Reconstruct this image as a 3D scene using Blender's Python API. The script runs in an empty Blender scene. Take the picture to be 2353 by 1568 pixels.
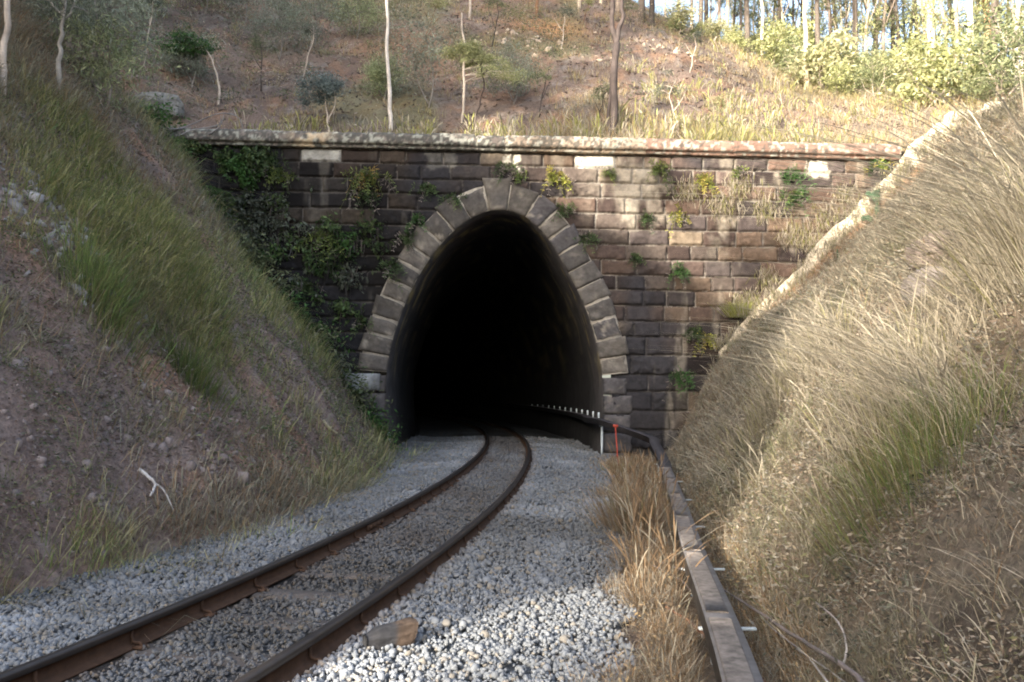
import bpy, math, random
import numpy as np
from mathutils import Matrix, Vector

# ------------------------------------------------------------------ camera, sky, sun, exposure
scene = bpy.context.scene
PITCH, ROLL, FPX = math.radians(3.85), math.radians(0.6), 1800.0     # measured on a 2353 px wide copy of the photo
cam_data = bpy.data.cameras.new('camera')
cam_data.sensor_width = 36.0
cam_data.lens = 36.0 * FPX / 2353.0
cam_data.clip_start = 0.05
cam_data.clip_end = 3000
camera = bpy.data.objects.new('camera', cam_data)
scene.collection.objects.link(camera)
camera.matrix_world = Matrix.Translation((0, 0, 1.5)) @ Matrix.Rotation(math.pi / 2 + PITCH, 4, 'X') @ Matrix.Rotation(ROLL, 4, 'Z')
scene.camera = camera

SUN_DIR = np.array([-0.60, -0.70, 0.335]); SUN_DIR /= np.linalg.norm(SUN_DIR)   # towards the sun
SUN_EL = math.asin(SUN_DIR[2])
world = bpy.data.worlds.new('World'); scene.world = world
world.use_nodes = True
wn = world.node_tree
sky = wn.nodes.new('ShaderNodeTexSky')
sky.sky_type = 'NISHITA'; sky.sun_disc = False
sky.sun_elevation = SUN_EL
sky.sun_rotation = math.atan2(SUN_DIR[0], SUN_DIR[1])
sky.dust_density = 4.0
sky.ozone_density = 1.3
bg = wn.nodes['Background']; bg.inputs['Strength'].default_value = 0.15
hs = wn.nodes.new('ShaderNodeHueSaturation'); hs.inputs['Saturation'].default_value = 0.8      # thin bright haze in the air
wn.links.new(sky.outputs[0], hs.inputs['Color']); wn.links.new(hs.outputs[0], bg.inputs['Color'])
sd = bpy.data.lights.new('sun', 'SUN'); sd.energy = 2.75; sd.angle = math.radians(0.6); sd.color = (1.0, 0.90, 0.76)
sun = bpy.data.objects.new('sun', sd); scene.collection.objects.link(sun)
sun.rotation_euler = Vector(SUN_DIR).to_track_quat('Z', 'Y').to_euler()
scene.view_settings.view_transform = 'Standard'
scene.view_settings.look = 'None'
scene.view_settings.exposure = 2.3
scene.view_settings.gamma = 1.0
scene.render.engine = 'CYCLES'
scene.cycles.filter_width = 1.9
scene.cycles.max_bounces = 8

# ------------------------------------------------------------------ helpers
rng = np.random.default_rng(7)
random.seed(7)
C = scene.collection
R3 = np.array((camera.matrix_world.to_3x3()))
CAMP = np.array([0, 0, 1.5])

def ray(px, py):
    return R3 @ np.array([(px - 1176.5) / FPX, -(py - 784.0) / FPX, -1.0])
def on_z(px, py, z):
    d = ray(px, py); return CAMP + d * ((z - 1.5) / d[2])
def at_y(px, py, Y):
    d = ray(px, py); return CAMP + d * (Y / d[1])
def wall_y(x): return 20.5 + 0.038 * x
def on_wall(px, py, off=0.0):
    d = ray(px, py); t = (20.5 - off) / (d[1] - 0.038 * d[0]); return CAMP + d * t

def hash3(ix, iy, iz, s):
    h = (ix * 374761393 + iy * 668265263 + iz * 2147483647 + s * 974634777) & 0xffffffff
    h = ((h ^ (h >> 13)) * 1274126177) & 0xffffffff
    h = (h ^ (h >> 16)) & 0xffffffff
    return h / 4294967295.0
def vnoise(x, y, z=0.0, s=0):
    x = np.asarray(x, float); y = np.asarray(y, float); z = np.zeros_like(x) + z
    ix, iy, iz = np.floor(x).astype(np.int64), np.floor(y).astype(np.int64), np.floor(z).astype(np.int64)
    fx, fy, fz = x - ix, y - iy, z - iz
    fx, fy, fz = [t * t * (3 - 2 * t) for t in (fx, fy, fz)]
    r = 0
    for a in (0, 1):
        for b in (0, 1):
            for c in (0, 1):
                w = (fx if a else 1 - fx) * (fy if b else 1 - fy) * (fz if c else 1 - fz)
                r = r + w * hash3(ix + a, iy + b, iz + c, s)
    return r * 2 - 1
def fbm(x, y, z=0.0, s=0, o=4):
    r = 0; a = 1.0; t = 0.0
    for k in range(o):
        f = 2.0 ** k
        r = r + a * vnoise(np.asarray(x) * f, np.asarray(y) * f, np.asarray(z) * f, s + k * 17); t += a; a *= 0.5
    return r / t
def sstep(a, b, x):
    t = np.clip((x - a) / (b - a), 0, 1); return t * t * (3 - 2 * t)

def make_mesh(name, verts, faces, col=None, smooth=False):
    """faces: list of numpy arrays (n,3) or (n,4)"""
    me = bpy.data.meshes.new(name)
    verts = np.asarray(verts, np.float32).reshape(-1, 3)
    if not isinstance(faces, list): faces = [faces]
    faces = [np.asarray(f, np.int32) for f in faces if len(f)]
    me.vertices.add(len(verts)); me.vertices.foreach_set('co', verts.ravel())
    idx = np.concatenate([f.ravel() for f in faces])
    tot = np.concatenate([np.full(len(f), f.shape[1], np.int32) for f in faces])
    st = np.concatenate([[0], np.cumsum(tot)[:-1]]).astype(np.int32)
    me.loops.add(len(idx)); me.loops.foreach_set('vertex_index', idx)
    me.polygons.add(len(tot)); me.polygons.foreach_set('loop_start', st); me.polygons.foreach_set('loop_total', tot)
    if smooth: me.polygons.foreach_set('use_smooth', np.ones(len(tot), bool))
    me.update(calc_edges=True)
    if col is not None:
        a = me.color_attributes.new('col', 'FLOAT_COLOR', 'POINT')
        c = np.ones((len(verts), 4), np.float32); c[:, :3] = np.asarray(col)[:, :3]
        a.data.foreach_set('color', c.ravel())
    return me

def obj(name, me, mat=None, parent=None):
    o = bpy.data.objects.new(name, me); C.objects.link(o)
    if mat is not None:
        if len(me.materials) == 0: me.materials.append(mat)
    if parent is not None: o.parent = parent
    return o
def tag(o, label=None, cat=None, group=None, kind=None):
    if label: o['label'] = label
    if cat: o['category'] = cat
    if group: o['group'] = group
    if kind: o['kind'] = kind
    return o
def thing(name, loc, label, cat, group=None):
    o = bpy.data.objects.new(name, None); C.objects.link(o); o.location = loc
    o.empty_display_size = 0.2
    return tag(o, label, cat, group)

class MB:
    """collects vertices, faces and colours"""
    def __init__(s): s.v = []; s.q = []; s.t = []; s.c = []; s.n = 0
    def add(s, v, q=None, t=None, c=(0.5, 0.5, 0.5)):
        v = np.asarray(v, float).reshape(-1, 3)
        if q is not None and len(q): s.q.append(np.asarray(q) + s.n)
        if t is not None and len(t): s.t.append(np.asarray(t) + s.n)
        c = np.asarray(c, float)
        if c.ndim == 1: c = np.tile(c[:3], (len(v), 1))
        s.v.append(v); s.c.append(c); s.n += len(v)
    def mesh(s, name, smooth=False):
        f = []
        if s.q: f.append(np.concatenate(s.q))
        if s.t: f.append(np.concatenate(s.t))
        return make_mesh(name, np.concatenate(s.v), f, np.concatenate(s.c), smooth)
    def tube(s, pts, rad, n=8, c=(0.5, 0.5, 0.5), cap=True, rough=0.0):
        pts = np.asarray(pts, float); m = len(pts)
        rad = np.full(m, rad) if np.isscalar(rad) else np.asarray(rad, float)
        tan = np.gradient(pts, axis=0); tan /= np.linalg.norm(tan, axis=1)[:, None] + 1e-9
        up = np.array([0.31, 0.17, 0.93]) if abs(tan[0] @ np.array([0.31, 0.17, 0.93])) < 0.9 else np.array([1.0, 0, 0])
        a = np.arange(n) * 2 * math.pi / n
        V = []
        for i in range(m):
            e1 = np.cross(tan[i], up); e1 /= np.linalg.norm(e1); e2 = np.cross(tan[i], e1)
            rr = rad[i] * (1 + (rough * rng.uniform(-1, 1, n) if rough else 0))
            V.append(pts[i] + (np.cos(a) * rr)[:, None] * e1 + (np.sin(a) * rr)[:, None] * e2)
        V = np.concatenate(V)
        i = np.arange(m - 1)[:, None] * n; j = np.arange(n)[None]
        q = np.stack([i + j, i + (j + 1) % n, i + n + (j + 1) % n, i + n + j], -1).reshape(-1, 4)
        t = []
        if cap:
            V = np.vstack([V, pts[0], pts[-1]]); k = m * n
            t = [[k, (x + 1) % n, x] for x in range(n)] + [[k + 1, (m - 1) * n + x, (m - 1) * n + (x + 1) % n] for x in range(n)]
        if isinstance(c, np.ndarray) and c.ndim == 2:
            cc = np.repeat(c, n, 0); cc = np.vstack([cc, c[0], c[-1]]) if cap else cc
        else: cc = c
        s.add(V, q, t, cc)
    def box(s, lo, hi, c=(0.5, 0.5, 0.5), bev=0.0, M=None):
        lo = np.array(lo, float); hi = np.array(hi, float)
        if bev <= 0:
            v = np.array([[x, y, z] for x in (lo[0], hi[0]) for y in (lo[1], hi[1]) for z in (lo[2], hi[2])])
            q = [[0, 1, 3, 2], [4, 6, 7, 5], [0, 4, 5, 1], [2, 3, 7, 6], [0, 2, 6, 4], [1, 5, 7, 3]]
            if M is not None: v = v @ M[:3, :3].T + M[:3, 3]
            s.add(v, q, None, c); return
        # chamfered box: extrude chamfered xy outline with chamfered top and bottom
        def ring(z, k):
            a, b = lo[0] + k, hi[0] - k; d, e = lo[1] + k, hi[1] - k; w = bev
            return [[a + w, d, z], [b - w, d, z], [b, d + w, z], [b, e - w, z], [b - w, e, z], [a + w, e, z], [a, e - w, z], [a, d + w, z]]
        v = np.array(ring(lo[2], bev) + ring(lo[2] + bev, 0) + ring(hi[2] - bev, 0) + ring(hi[2], bev))
        q = [[k * 8 + j, k * 8 + (j + 1) % 8, k * 8 + 8 + (j + 1) % 8, k * 8 + 8 + j] for k in range(3) for j in range(8)]
        t = [[0, j + 1, j] for j in range(1, 7)] + [[24, 24 + j, 25 + j] for j in range(1, 7)]
        if M is not None: v = v @ M[:3, :3].T + M[:3, 3]
        s.add(v, q, t, c)

# ---- materials
def material(name, base=None, attr=True, rough=0.9, spec=0.25, metal=0.0, transl=0.0, nscale=8.0, namp=0.25, bump=0.0, bscale=40.0, bdist=0.02, tint2=None, warm=None):
    m = bpy.data.materials.new(name); m.use_nodes = True
    nt = m.node_tree; N = nt.nodes; L = nt.links
    pb = N['Principled BSDF']; out = N['Material Output']
    pb.inputs['Roughness'].default_value = rough; pb.inputs['Specular IOR Level'].default_value = spec; pb.inputs['Metallic'].default_value = metal
    if attr:
        a = N.new('ShaderNodeAttribute'); a.attribute_name = 'col'; c = a.outputs['Color']
    else:
        a = N.new('ShaderNodeRGB'); a.outputs[0].default_value = (*base, 1); c = a.outputs[0]
    tc = N.new('ShaderNodeTexCoord')
    if namp > 0:
        no = N.new('ShaderNodeTexNoise'); no.inputs['Scale'].default_value = nscale; no.inputs['Detail'].default_value = 6; no.inputs['Roughness'].default_value = 0.65
        L.new(tc.outputs['Object'], no.inputs['Vector'])
        mr = N.new('ShaderNodeMapRange'); mr.inputs['From Min'].default_value = 0.25; mr.inputs['From Max'].default_value = 0.75
        mr.inputs['To Min'].default_value = 1 - namp; mr.inputs['To Max'].default_value = 1 + namp
        L.new(no.outputs['Fac'], mr.inputs['Value'])
        mx = N.new('ShaderNodeMix'); mx.data_type = 'RGBA'; mx.blend_type = 'MULTIPLY'; mx.inputs['Factor'].default_value = 1
        L.new(c, mx.inputs['A']); L.new(mr.outputs[0], mx.inputs['B']); c = mx.outputs['Result']
        if tint2 is not None:
            no2 = N.new('ShaderNodeTexNoise'); no2.inputs['Scale'].default_value = nscale * 0.37; no2.inputs['Detail'].default_value = 8; no2.inputs['Roughness'].default_value = 0.7
            L.new(tc.outputs['Object'], no2.inputs['Vector'])
            r2 = N.new('ShaderNodeMapRange'); r2.inputs['From Min'].default_value = 0.52; r2.inputs['From Max'].default_value = 0.64; r2.inputs['To Max'].default_value = 0.7
            L.new(no2.outputs['Fac'], r2.inputs['Value'])
            m2 = N.new('ShaderNodeMix'); m2.data_type = 'RGBA'; L.new(r2.outputs[0], m2.inputs['Factor'])
            L.new(c, m2.inputs['A']); m2.inputs['B'].default_value = (*tint2, 1); c = m2.outputs['Result']
    L.new(c, pb.inputs['Base Color'])
    if bump > 0:
        nb = N.new('ShaderNodeTexNoise'); nb.inputs['Scale'].default_value = bscale; nb.inputs['Detail'].default_value = 8; nb.inputs['Roughness'].default_value = 0.7
        L.new(tc.outputs['Object'], nb.inputs['Vector'])
        b = N.new('ShaderNodeBump'); b.inputs['Strength'].default_value = bump; b.inputs['Distance'].default_value = bdist
        L.new(nb.outputs['Fac'], b.inputs['Height']); L.new(b.outputs[0], pb.inputs['Normal'])
    if transl > 0:
        tr = N.new('ShaderNodeBsdfTranslucent'); L.new(c, tr.inputs['Color'])
        ms = N.new('ShaderNodeMixShader'); ms.inputs[0].default_value = transl
        L.new(pb.outputs[0], ms.inputs[1]); L.new(tr.outputs[0], ms.inputs[2]); L.new(ms.outputs[0], out.inputs['Surface'])
    return m

M_soil = material('soil_and_litter', nscale=16, namp=0.55, bump=1.0, bscale=30, bdist=0.06)
M_grass = material('grass_blades', rough=0.75, spec=0.15, transl=0.3, namp=0)
M_leaf = material('leaves', rough=0.6, spec=0.3, transl=0.35, namp=0)
M_stone = material('weathered_sandstone', nscale=9, namp=0.35, bump=0.5, bscale=30, bdist=0.02)
M_ballast = material('ballast_stone', nscale=18, namp=0.15, rough=0.9)
M_bark = material('bark', nscale=7, namp=0.3, bump=0.6, bscale=25, bdist=0.02)
M_lining = material('tunnel_lining', nscale=2.2, namp=0.5, bump=0.6, bscale=8, bdist=0.05)
M_rust = material('rusty_rail_web', base=(0.078, 0.043, 0.026), attr=False, nscale=14, namp=0.35, rough=0.85, bump=0.3, bscale=60, bdist=0.004)
M_railhead = material('worn_rail_head', base=(0.05, 0.043, 0.04), attr=False, nscale=6, namp=0.25, rough=0.42, metal=0.5)
M_steel = material('galvanised_steel', base=(0.17, 0.16, 0.155), attr=False, nscale=7, namp=0.4, rough=0.7, metal=0.1)
M_lid = material('weathered_duct_lid', base=(0.15, 0.132, 0.118), attr=False, nscale=14, namp=0.65, rough=0.75, metal=0.0)
M_white = material('white_paint', base=(0.42, 0.47, 0.50), attr=False, nscale=20, namp=0.1, rough=0.5)
M_red = material('faded_red_paint', base=(0.30, 0.05, 0.03), attr=False, nscale=20, namp=0.2, rough=0.6)
M_black = material('black_rubber', base=(0.02, 0.02, 0.022), attr=False, nscale=10, namp=0.2, rough=0.6)
M_cactus = material('cactus_pad', base=(0.045, 0.085, 0.045), attr=False, nscale=30, namp=0.2, rough=0.55)
M_wood = material('old_timber', nscale=16, namp=0.35, bump=0.6, bscale=40, bdist=0.01)

# ------------------------------------------------------------------ terrain
_cy = np.array([-60, 3.77, 4.7, 6.6, 9.0, 11.7, 14.0, 16.8, 19.0, 21.5, 24.5])
_cx = np.array([-15.6, -1.85, -1.645, -1.235, -0.885, -0.565, -0.36, -0.2, -0.13, -0.12, -0.2])
_pf = np.polyfit(_cy[1:], _cx[1:], 4)
def track_x(y):
    y = np.asarray(y, float)
    a = np.polyval(_pf, np.clip(y, 3.7, 21.5))
    s0 = np.polyval(np.polyder(_pf), 3.7)
    a = np.where(y < 3.7, np.polyval(_pf, 3.7) + s0 * (y - 3.7), a)
    b = np.polyval(_pf, 21.5) - np.clip(y - 21.5, 0, None) ** 2 / (2 * 88.0)
    return np.where(y > 21.5, b, a)
def foot_l(y): return np.interp(y, [-60, 3, 5.8, 8.1, 9.4, 12, 14.5, 20, 21], [-17.5, -4.3, -3.75, -3.3, -2.96, -2.6, -2.45, -3.1, -3.1]) 
def bal_r(y): return np.interp(y, [-60, 4.2, 6.5, 11.3, 19.8, 21], [-11.5, 0.44, 0.91, 1.41, 2.31, 2.35])
def duct_x(y): return np.interp(y, [-60, 2, 3.75, 5.0, 6.95, 10.07, 15.5, 21], [-9.0, 0.75, 1.08, 1.29, 1.59, 2.12, 3.0, 3.7])
def foot_r(y): return duct_x(y) + 0.42
def shade_ridge(y): return np.interp(y, [-200, -60, -25, -18.7, -17.6, -15.5, -13, 60], [7, 7, 7.6, 8.6, 11.6, 14.5, 18.4, 18.8])
SXS = ([-60, 3, 6, 10.5, 16, 22, 40, 90], [0.84, 0.82, 0.76, 0.66, 0.45, 0.28, 0.15, 0.1])
def H_front(x, y, detail=True):
    x, y = np.broadcast_arrays(np.asarray(x, float), np.asarray(y, float))
    d = foot_l(y) - x
    zl = np.where(d < 6.0, 1.32 * d, 7.92 + 0.45 * (d - 6.0))
    k = sstep(14, 7, y)                                   # unseen left hill, steepened behind the camera to shade the wall
    rz = shade_ridge(y)
    kk = (rz - 7.92) / np.maximum(foot_l(y) + 20.0 - 6.0, 1.5)      # crest of that hill runs along x = -20
    zl2 = np.where(x > -20, np.where(d < 6.0, np.minimum(1.32 * d, rz), 7.92 + kk * (d - 6.0)), rz)
    zl = zl * (1 - k) + zl2 * k
    zl = np.minimum(zl, 26)
    qq = y - 1.1667 * x                                  # notch shaped along the sun's rays in that unseen hill, lighting the ballast
    cp = sstep(5.9, 5.35, qq) * (y < 2); zl = np.where(x < -2, zl * (1 - cp) + np.minimum(zl, -0.40 * x - 0.6) * cp, zl)
    zl = zl + 12.0 * sstep(-25, -35, x) * sstep(-17, -11, y)      # unseen higher knoll added further left to shade the hillside
    e = x - foot_r(y)
    fo = np.interp(y, [2, 6, 12, 18.5], [0.10, 0.25, 0.5, 1.05]); er = np.where(e < 8.0, 0.93 * e, 7.44 + 0.42 * (e - 8.0)); zr = er + fo * sstep(0, 1.25, e); zr = np.minimum(zr, 16)
    z = np.maximum(zl, zr); z = np.maximum(z, -0.10)
    # soft foot
    fl = np.minimum(d, e) * 0
    if detail:
        m = sstep(0.0, 1.5, np.maximum(d, e))
        z = z + m * (0.30 * fbm(x * 0.45, y * 0.45, 0, 3) + 0.13 * fbm(x * 1.7, y * 1.7, 0, 5)) * np.where(np.abs(x) < 60, 1, 0)
        z = z + m * (x < 0) * (np.abs(x) < 20) * (0.24 * fbm(x * 0.8 + 3, y * 0.8, 0, 14) + 0.13 * fbm(x * 2.2, y * 2.2, 0, 16))
        z = z + m * (x > 0) * (0.22 * fbm(x * 0.9 + 7, y * 0.9, 0, 6) + 0.10 * fbm(x * 2.4, y * 2.4, 0, 7))
        z = z + 0.05 * fbm(x * 4.3, y * 4.3, 0, 8, 3) * m * (np.abs(x) < 20)
        z = z + 0.04 * fbm(x * 3, y * 3, 0, 9) * sstep(-0.1, 0.3, np.maximum(d, x - bal_r(y)))
        # shallow ditch under the cable duct
        z = z - 0.13 * np.exp(-((x - duct_x(y) - 0.1) / 0.28) ** 2) * (y < 19)
    return z
def H_back(x, y, detail=True):
    x, y = np.broadcast_arrays(np.asarray(x, float), np.asarray(y, float))
    v = y - wall_y(x)
    S = np.interp(x, *SXS)
    ve = np.where(v < 20, v, 20 + 0.1 * (v - 20))
    # terrace close to the coping
    z = 8.22 + S * np.maximum(ve - 0.8, 0) * sstep(0, 3, v + 1.0)
    z = z + 0.45 * np.clip(-9.2 - x, 0, 30) + 9.0 * sstep(-25, -35, x) + 0.33 * np.clip(x - 11.8, 0, 24) * 1.0
    z = np.minimum(z, 36 + 0 * z)
    if detail:
        m = sstep(0.2, 2.5, v)
        z = z + m * (0.55 * fbm(x * 0.3, y * 0.3, 0, 11) + 0.22 * fbm(x * 1.1, y * 1.1, 0, 13) + 0.1 * fbm(x * 3.1, y * 3.1, 0, 15))
    return z
def H_all(x, y):
    return np.where(np.asarray(y) > wall_y(np.asarray(x)) + 0.35, H_back(x, y), H_front(x, y))
def to_ground(px, py, tmin=3.0):
    d = ray(px, py); d = d / d[1]
    t = np.arange(tmin, 120, 0.05); P = CAMP + t[:, None] * d
    h = H_all(P[:, 0], P[:, 1]); k = np.argmax(P[:, 2] < h)
    if P[k, 2] >= h[k]: k = np.argmin(P[:, 2] - h)
    return np.array([P[k, 0], P[k, 1], h[k]])
def hill_at(px, py):
    """first point of the hill behind the wall under that sight line"""
    return to_ground(px, py, 20.9 + 0.038 * (px - 1176) / 88 + 0.5)

LIT = np.array([0.165, 0.122, 0.098]); RED = np.array([0.25, 0.145, 0.088]); DRY = np.array([0.215, 0.178, 0.130])
GRY = np.array([0.26, 0.245, 0.225]); DRK = np.array([0.085, 0.066, 0.058]); GRN = np.array([0.10, 0.11, 0.045])
def lerp(a, b, t): return a + (b - a) * np.clip(t, 0, 1)[..., None]
def soil_col(x, y, back):
    n1 = fbm(x * 0.5, y * 0.5, 0, 21); n2 = fbm(x * 1.6, y * 1.6, 0, 23); n3 = fbm(x * 5, y * 5, 0, 25, 3)
    c = lerp(np.zeros(x.shape + (3,)) + LIT, np.zeros(3) + DRK, sstep(-0.05, 0.4, n1) * 0.8)
    c = lerp(c, RED, sstep(0.1, 0.35, n2) * 0.6)
    c = lerp(c, GRY, sstep(0.22, 0.5, n3) * 0.45)
    if back:
        c = lerp(c, DRY * 1.1, sstep(7, 14, x) * 0.75)
        c = lerp(c, GRN * 1.2, sstep(0.1, 0.4, fbm(x * 0.25, y * 0.25, 0, 29)) * (x < 3) * 0.5)
        c = lerp(c, RED, np.exp(-(((x + 4.0) / 2.0) ** 2 + ((y - 29) / 2.0) ** 2)) * 0.9)
        c = lerp(c, np.array([0.42, 0.22, 0.10]), np.exp(-(((x - 1.3) / 1.7) ** 2 + ((y - 32) / 1.6) ** 2)) * 0.9)
    else:
        c = lerp(c, c * np.array([1.6, 1.55, 1.6]), (x < -2))
        c = lerp(c, np.array([0.26, 0.20, 0.175]), (x < -2) * sstep(0.0, 0.3, fbm(x * 1.3, y * 1.3, 0, 27)) * 0.7)
        c = lerp(c, DRY * 0.9, sstep(0, 1.0, x - bal_r(y)) * 0.7)
        c = lerp(c, np.array([0.07, 0.055, 0.045]), (x > 0) * sstep(0.0, 0.25, fbm(x * 1.2, y * 1.2, 0, 35)) * 0.7)
    return c
def grid_mesh(name, xs, ys, fz, colf, yoff=None):
    X, Yv = np.meshgrid(xs, ys)
    Y = Yv + (wall_y(X) if yoff else 0)
    Z = fz(X, Y)
    V = np.stack([X, Y, Z], -1).reshape(-1, 3)
    nx, ny = len(xs), len(ys)
    i = np.arange(ny - 1)[:, None] * nx + np.arange(nx - 1)[None]
    q = np.stack([i, i + 1, i + nx + 1, i + nx], -1).reshape(-1, 4)
    return make_mesh(name, V, q, colf(X, Y).reshape(-1, 3), True)
def axis(segs):
    a = []
    for lo, hi, st in segs: a += list(np.arange(lo, hi, st))
    return np.array(a + [segs[-1][1]])
xs = axis([(-150, -40, 10), (-40, -24, 1.5), (-24, -9, 0.3), (-9, 9, 0.07), (9, 16, 0.3), (16, 40, 1.5), (40, 150, 10)])
yf = axis([(-150, -40, 10), (-40, -4, 1.5), (-4, 2, 0.4), (2, 20.0, 0.1)])     # world y, front of the wall
def front(X, Y):
    return H_front(X, Y)
ysf = axis([(-170, -60, 10), (-60, -45, 1.5), (-45, -18.5, 0.4), (-18.5, -0.0, 0.1)])
me = grid_mesh('cutting', xs, ysf + 0.12, front, lambda X, Y: soil_col(X, Y, False), True)
# leave the tunnel's own floor and bore free
tag(obj('ground', me, M_soil), kind='structure')
ysb = axis([(0.0, 6, 0.12), (6, 30, 0.25), (30, 60, 2), (60, 400, 20)])
xb = axis([(-300, -60, 20), (-60, -24, 2), (-24, 30, 0.22), (30, 60, 2), (60, 300, 20)])
me = grid_mesh('hillside', xb, ysb + 0.1, H_back, lambda X, Y: soil_col(X, Y, True), True)
tag(obj('hillside', me, M_soil), kind='structure')
me = make_mesh('far_ground', [(-3000, -3000, -0.6), (3000, -3000, -0.6), (3000, 3000, -0.6), (-3000, 3000, -0.6)], np.array([[0, 1, 2, 3]]), np.tile([0.13, 0.12, 0.07], (4, 1)))
tag(obj('plain', me, M_soil), kind='structure')

# ------------------------------------------------------------------ tunnel portal
def catmull(P, n=12):
    P = np.asarray(P, float); out = []
    Q = np.vstack([2 * P[0] - P[1], P, 2 * P[-1] - P[-2]])
    for i in range(1, len(Q) - 2):
        for t in np.linspace(0, 1, n, endpoint=False):
            a, b, c, d = Q[i - 1], Q[i], Q[i + 1], Q[i + 2]
            out.append(0.5 * ((2 * b) + (-a + c) * t + (2 * a - 5 * b + 4 * c - d) * t * t + (-a + 3 * b - 3 * c + d) * t ** 3))
    out.append(P[-1]); return np.array(out)
_in = [(893, 1075), (892, 1000), (889, 930), (889, 865), (897, 810), (912, 755), (936, 692), (966, 632), (1006, 573), (1052, 526), (1098, 496), (1150, 484),
       (1203, 498), (1248, 538), (1288, 598), (1322, 660), (1349, 722), (1369, 788), (1381, 850), (1385, 910), (1384, 990), (1383, 1075)]
_w = np.array([on_wall(*p) for p in _in])
ARC = catmull(_w[:, [0, 2]], 10)
# resample evenly
def resample(P, step):
    s = np.concatenate([[0], np.cumsum(np.linalg.norm(np.diff(P, axis=0), axis=1))])
    n = max(2, int(round(s[-1] / step))); t = np.linspace(0, s[-1], n + 1)
    return np.stack([np.interp(t, s, P[:, k]) for k in range(P.shape[1])], 1)
ARC = resample(ARC, 0.06)
def arc_normals(A):
    t = np.gradient(A, axis=0); t /= np.linalg.norm(t, axis=1)[:, None]
    return np.stack([-t[:, 1], t[:, 0]], 1)            # outward, since the outline runs left -> apex -> right
ARN = arc_normals(ARC)
def inside_poly(px, pz, poly):
    c = np.zeros(px.shape, bool); j = len(poly) - 1
    for i in range(len(poly)):
        xi, zi = poly[i]; xj, zj = poly[j]
        with np.errstate(divide='ignore', invalid='ignore'):
            m = ((zi > pz) != (zj > pz)) & (px < (xj - xi) * (pz - zi) / (zj - zi + 1e-12) + xi)
        c ^= m; j = i
    return c

PORTAL = thing('tunnel_portal', (-0.4, 20.5, 0), 'dark sandstone block tunnel mouth with pointed egg-shaped opening and long coping', 'tunnel portal')
def pchild(name, me, mat):
    o = obj(name, me, mat, PORTAL); o.location = (0.4, -20.5, 0); return o

# --- coursed masonry as one relief surface
U0, U1 = -10.6, 11.6
ZT = on_wall(1700, 363)[2]
RES = 0.026
us = np.arange(U0, U1, RES); zs = np.arange(-0.3, ZT + 0.05, RES)
UU, ZZ = np.meshgrid(us, zs)
UW = UU + 0.016 * fbm(UU * 2.5, ZZ * 2.5, 0, 31); ZW = ZZ + 0.016 * fbm(UU * 1.7, ZZ * 2.5, 0, 33)
heights = [0.36] + [0.41, 0.40, 0.42, 0.43, 0.40, 0.41, 0.42, 0.39, 0.42, 0.41, 0.40] + [0.5, 0.5, 0.45, 0.5, 0.5, 0.5]
tops = ZT - np.concatenate([[0], np.cumsum(heights)])
depth = np.full(UU.shape, -0.045); colr = np.zeros(UU.shape + (3,)) + np.array([0.20, 0.175, 0.15])
n_f = fbm(UU * 7, ZZ * 7, 0, 41, 4); n_m = fbm(UU * 1.3, ZZ * 1.3, 0, 43); n_s = fbm(UU * 18, ZZ * 18, 0, 45, 3)
PAL = 0.56 * np.array([[0.150, 0.105, 0.082], [0.120, 0.093, 0.082], [0.175, 0.130, 0.095], [0.095, 0.080, 0.076], [0.140, 0.115, 0.098], [0.110, 0.080, 0.068]])
joint_pale = np.zeros(UU.shape)
white_boxes = [(on_wall(690, 350), on_wall(783, 383)), (on_wall(1320, 364), on_wall(1415, 393))]
lime_boxes = [(on_wall(985, 354), on_wall(1040, 384)), (on_wall(1165, 360), on_wall(1188, 388)), (on_wall(1855, 372), on_wall(1895, 402))]
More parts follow.
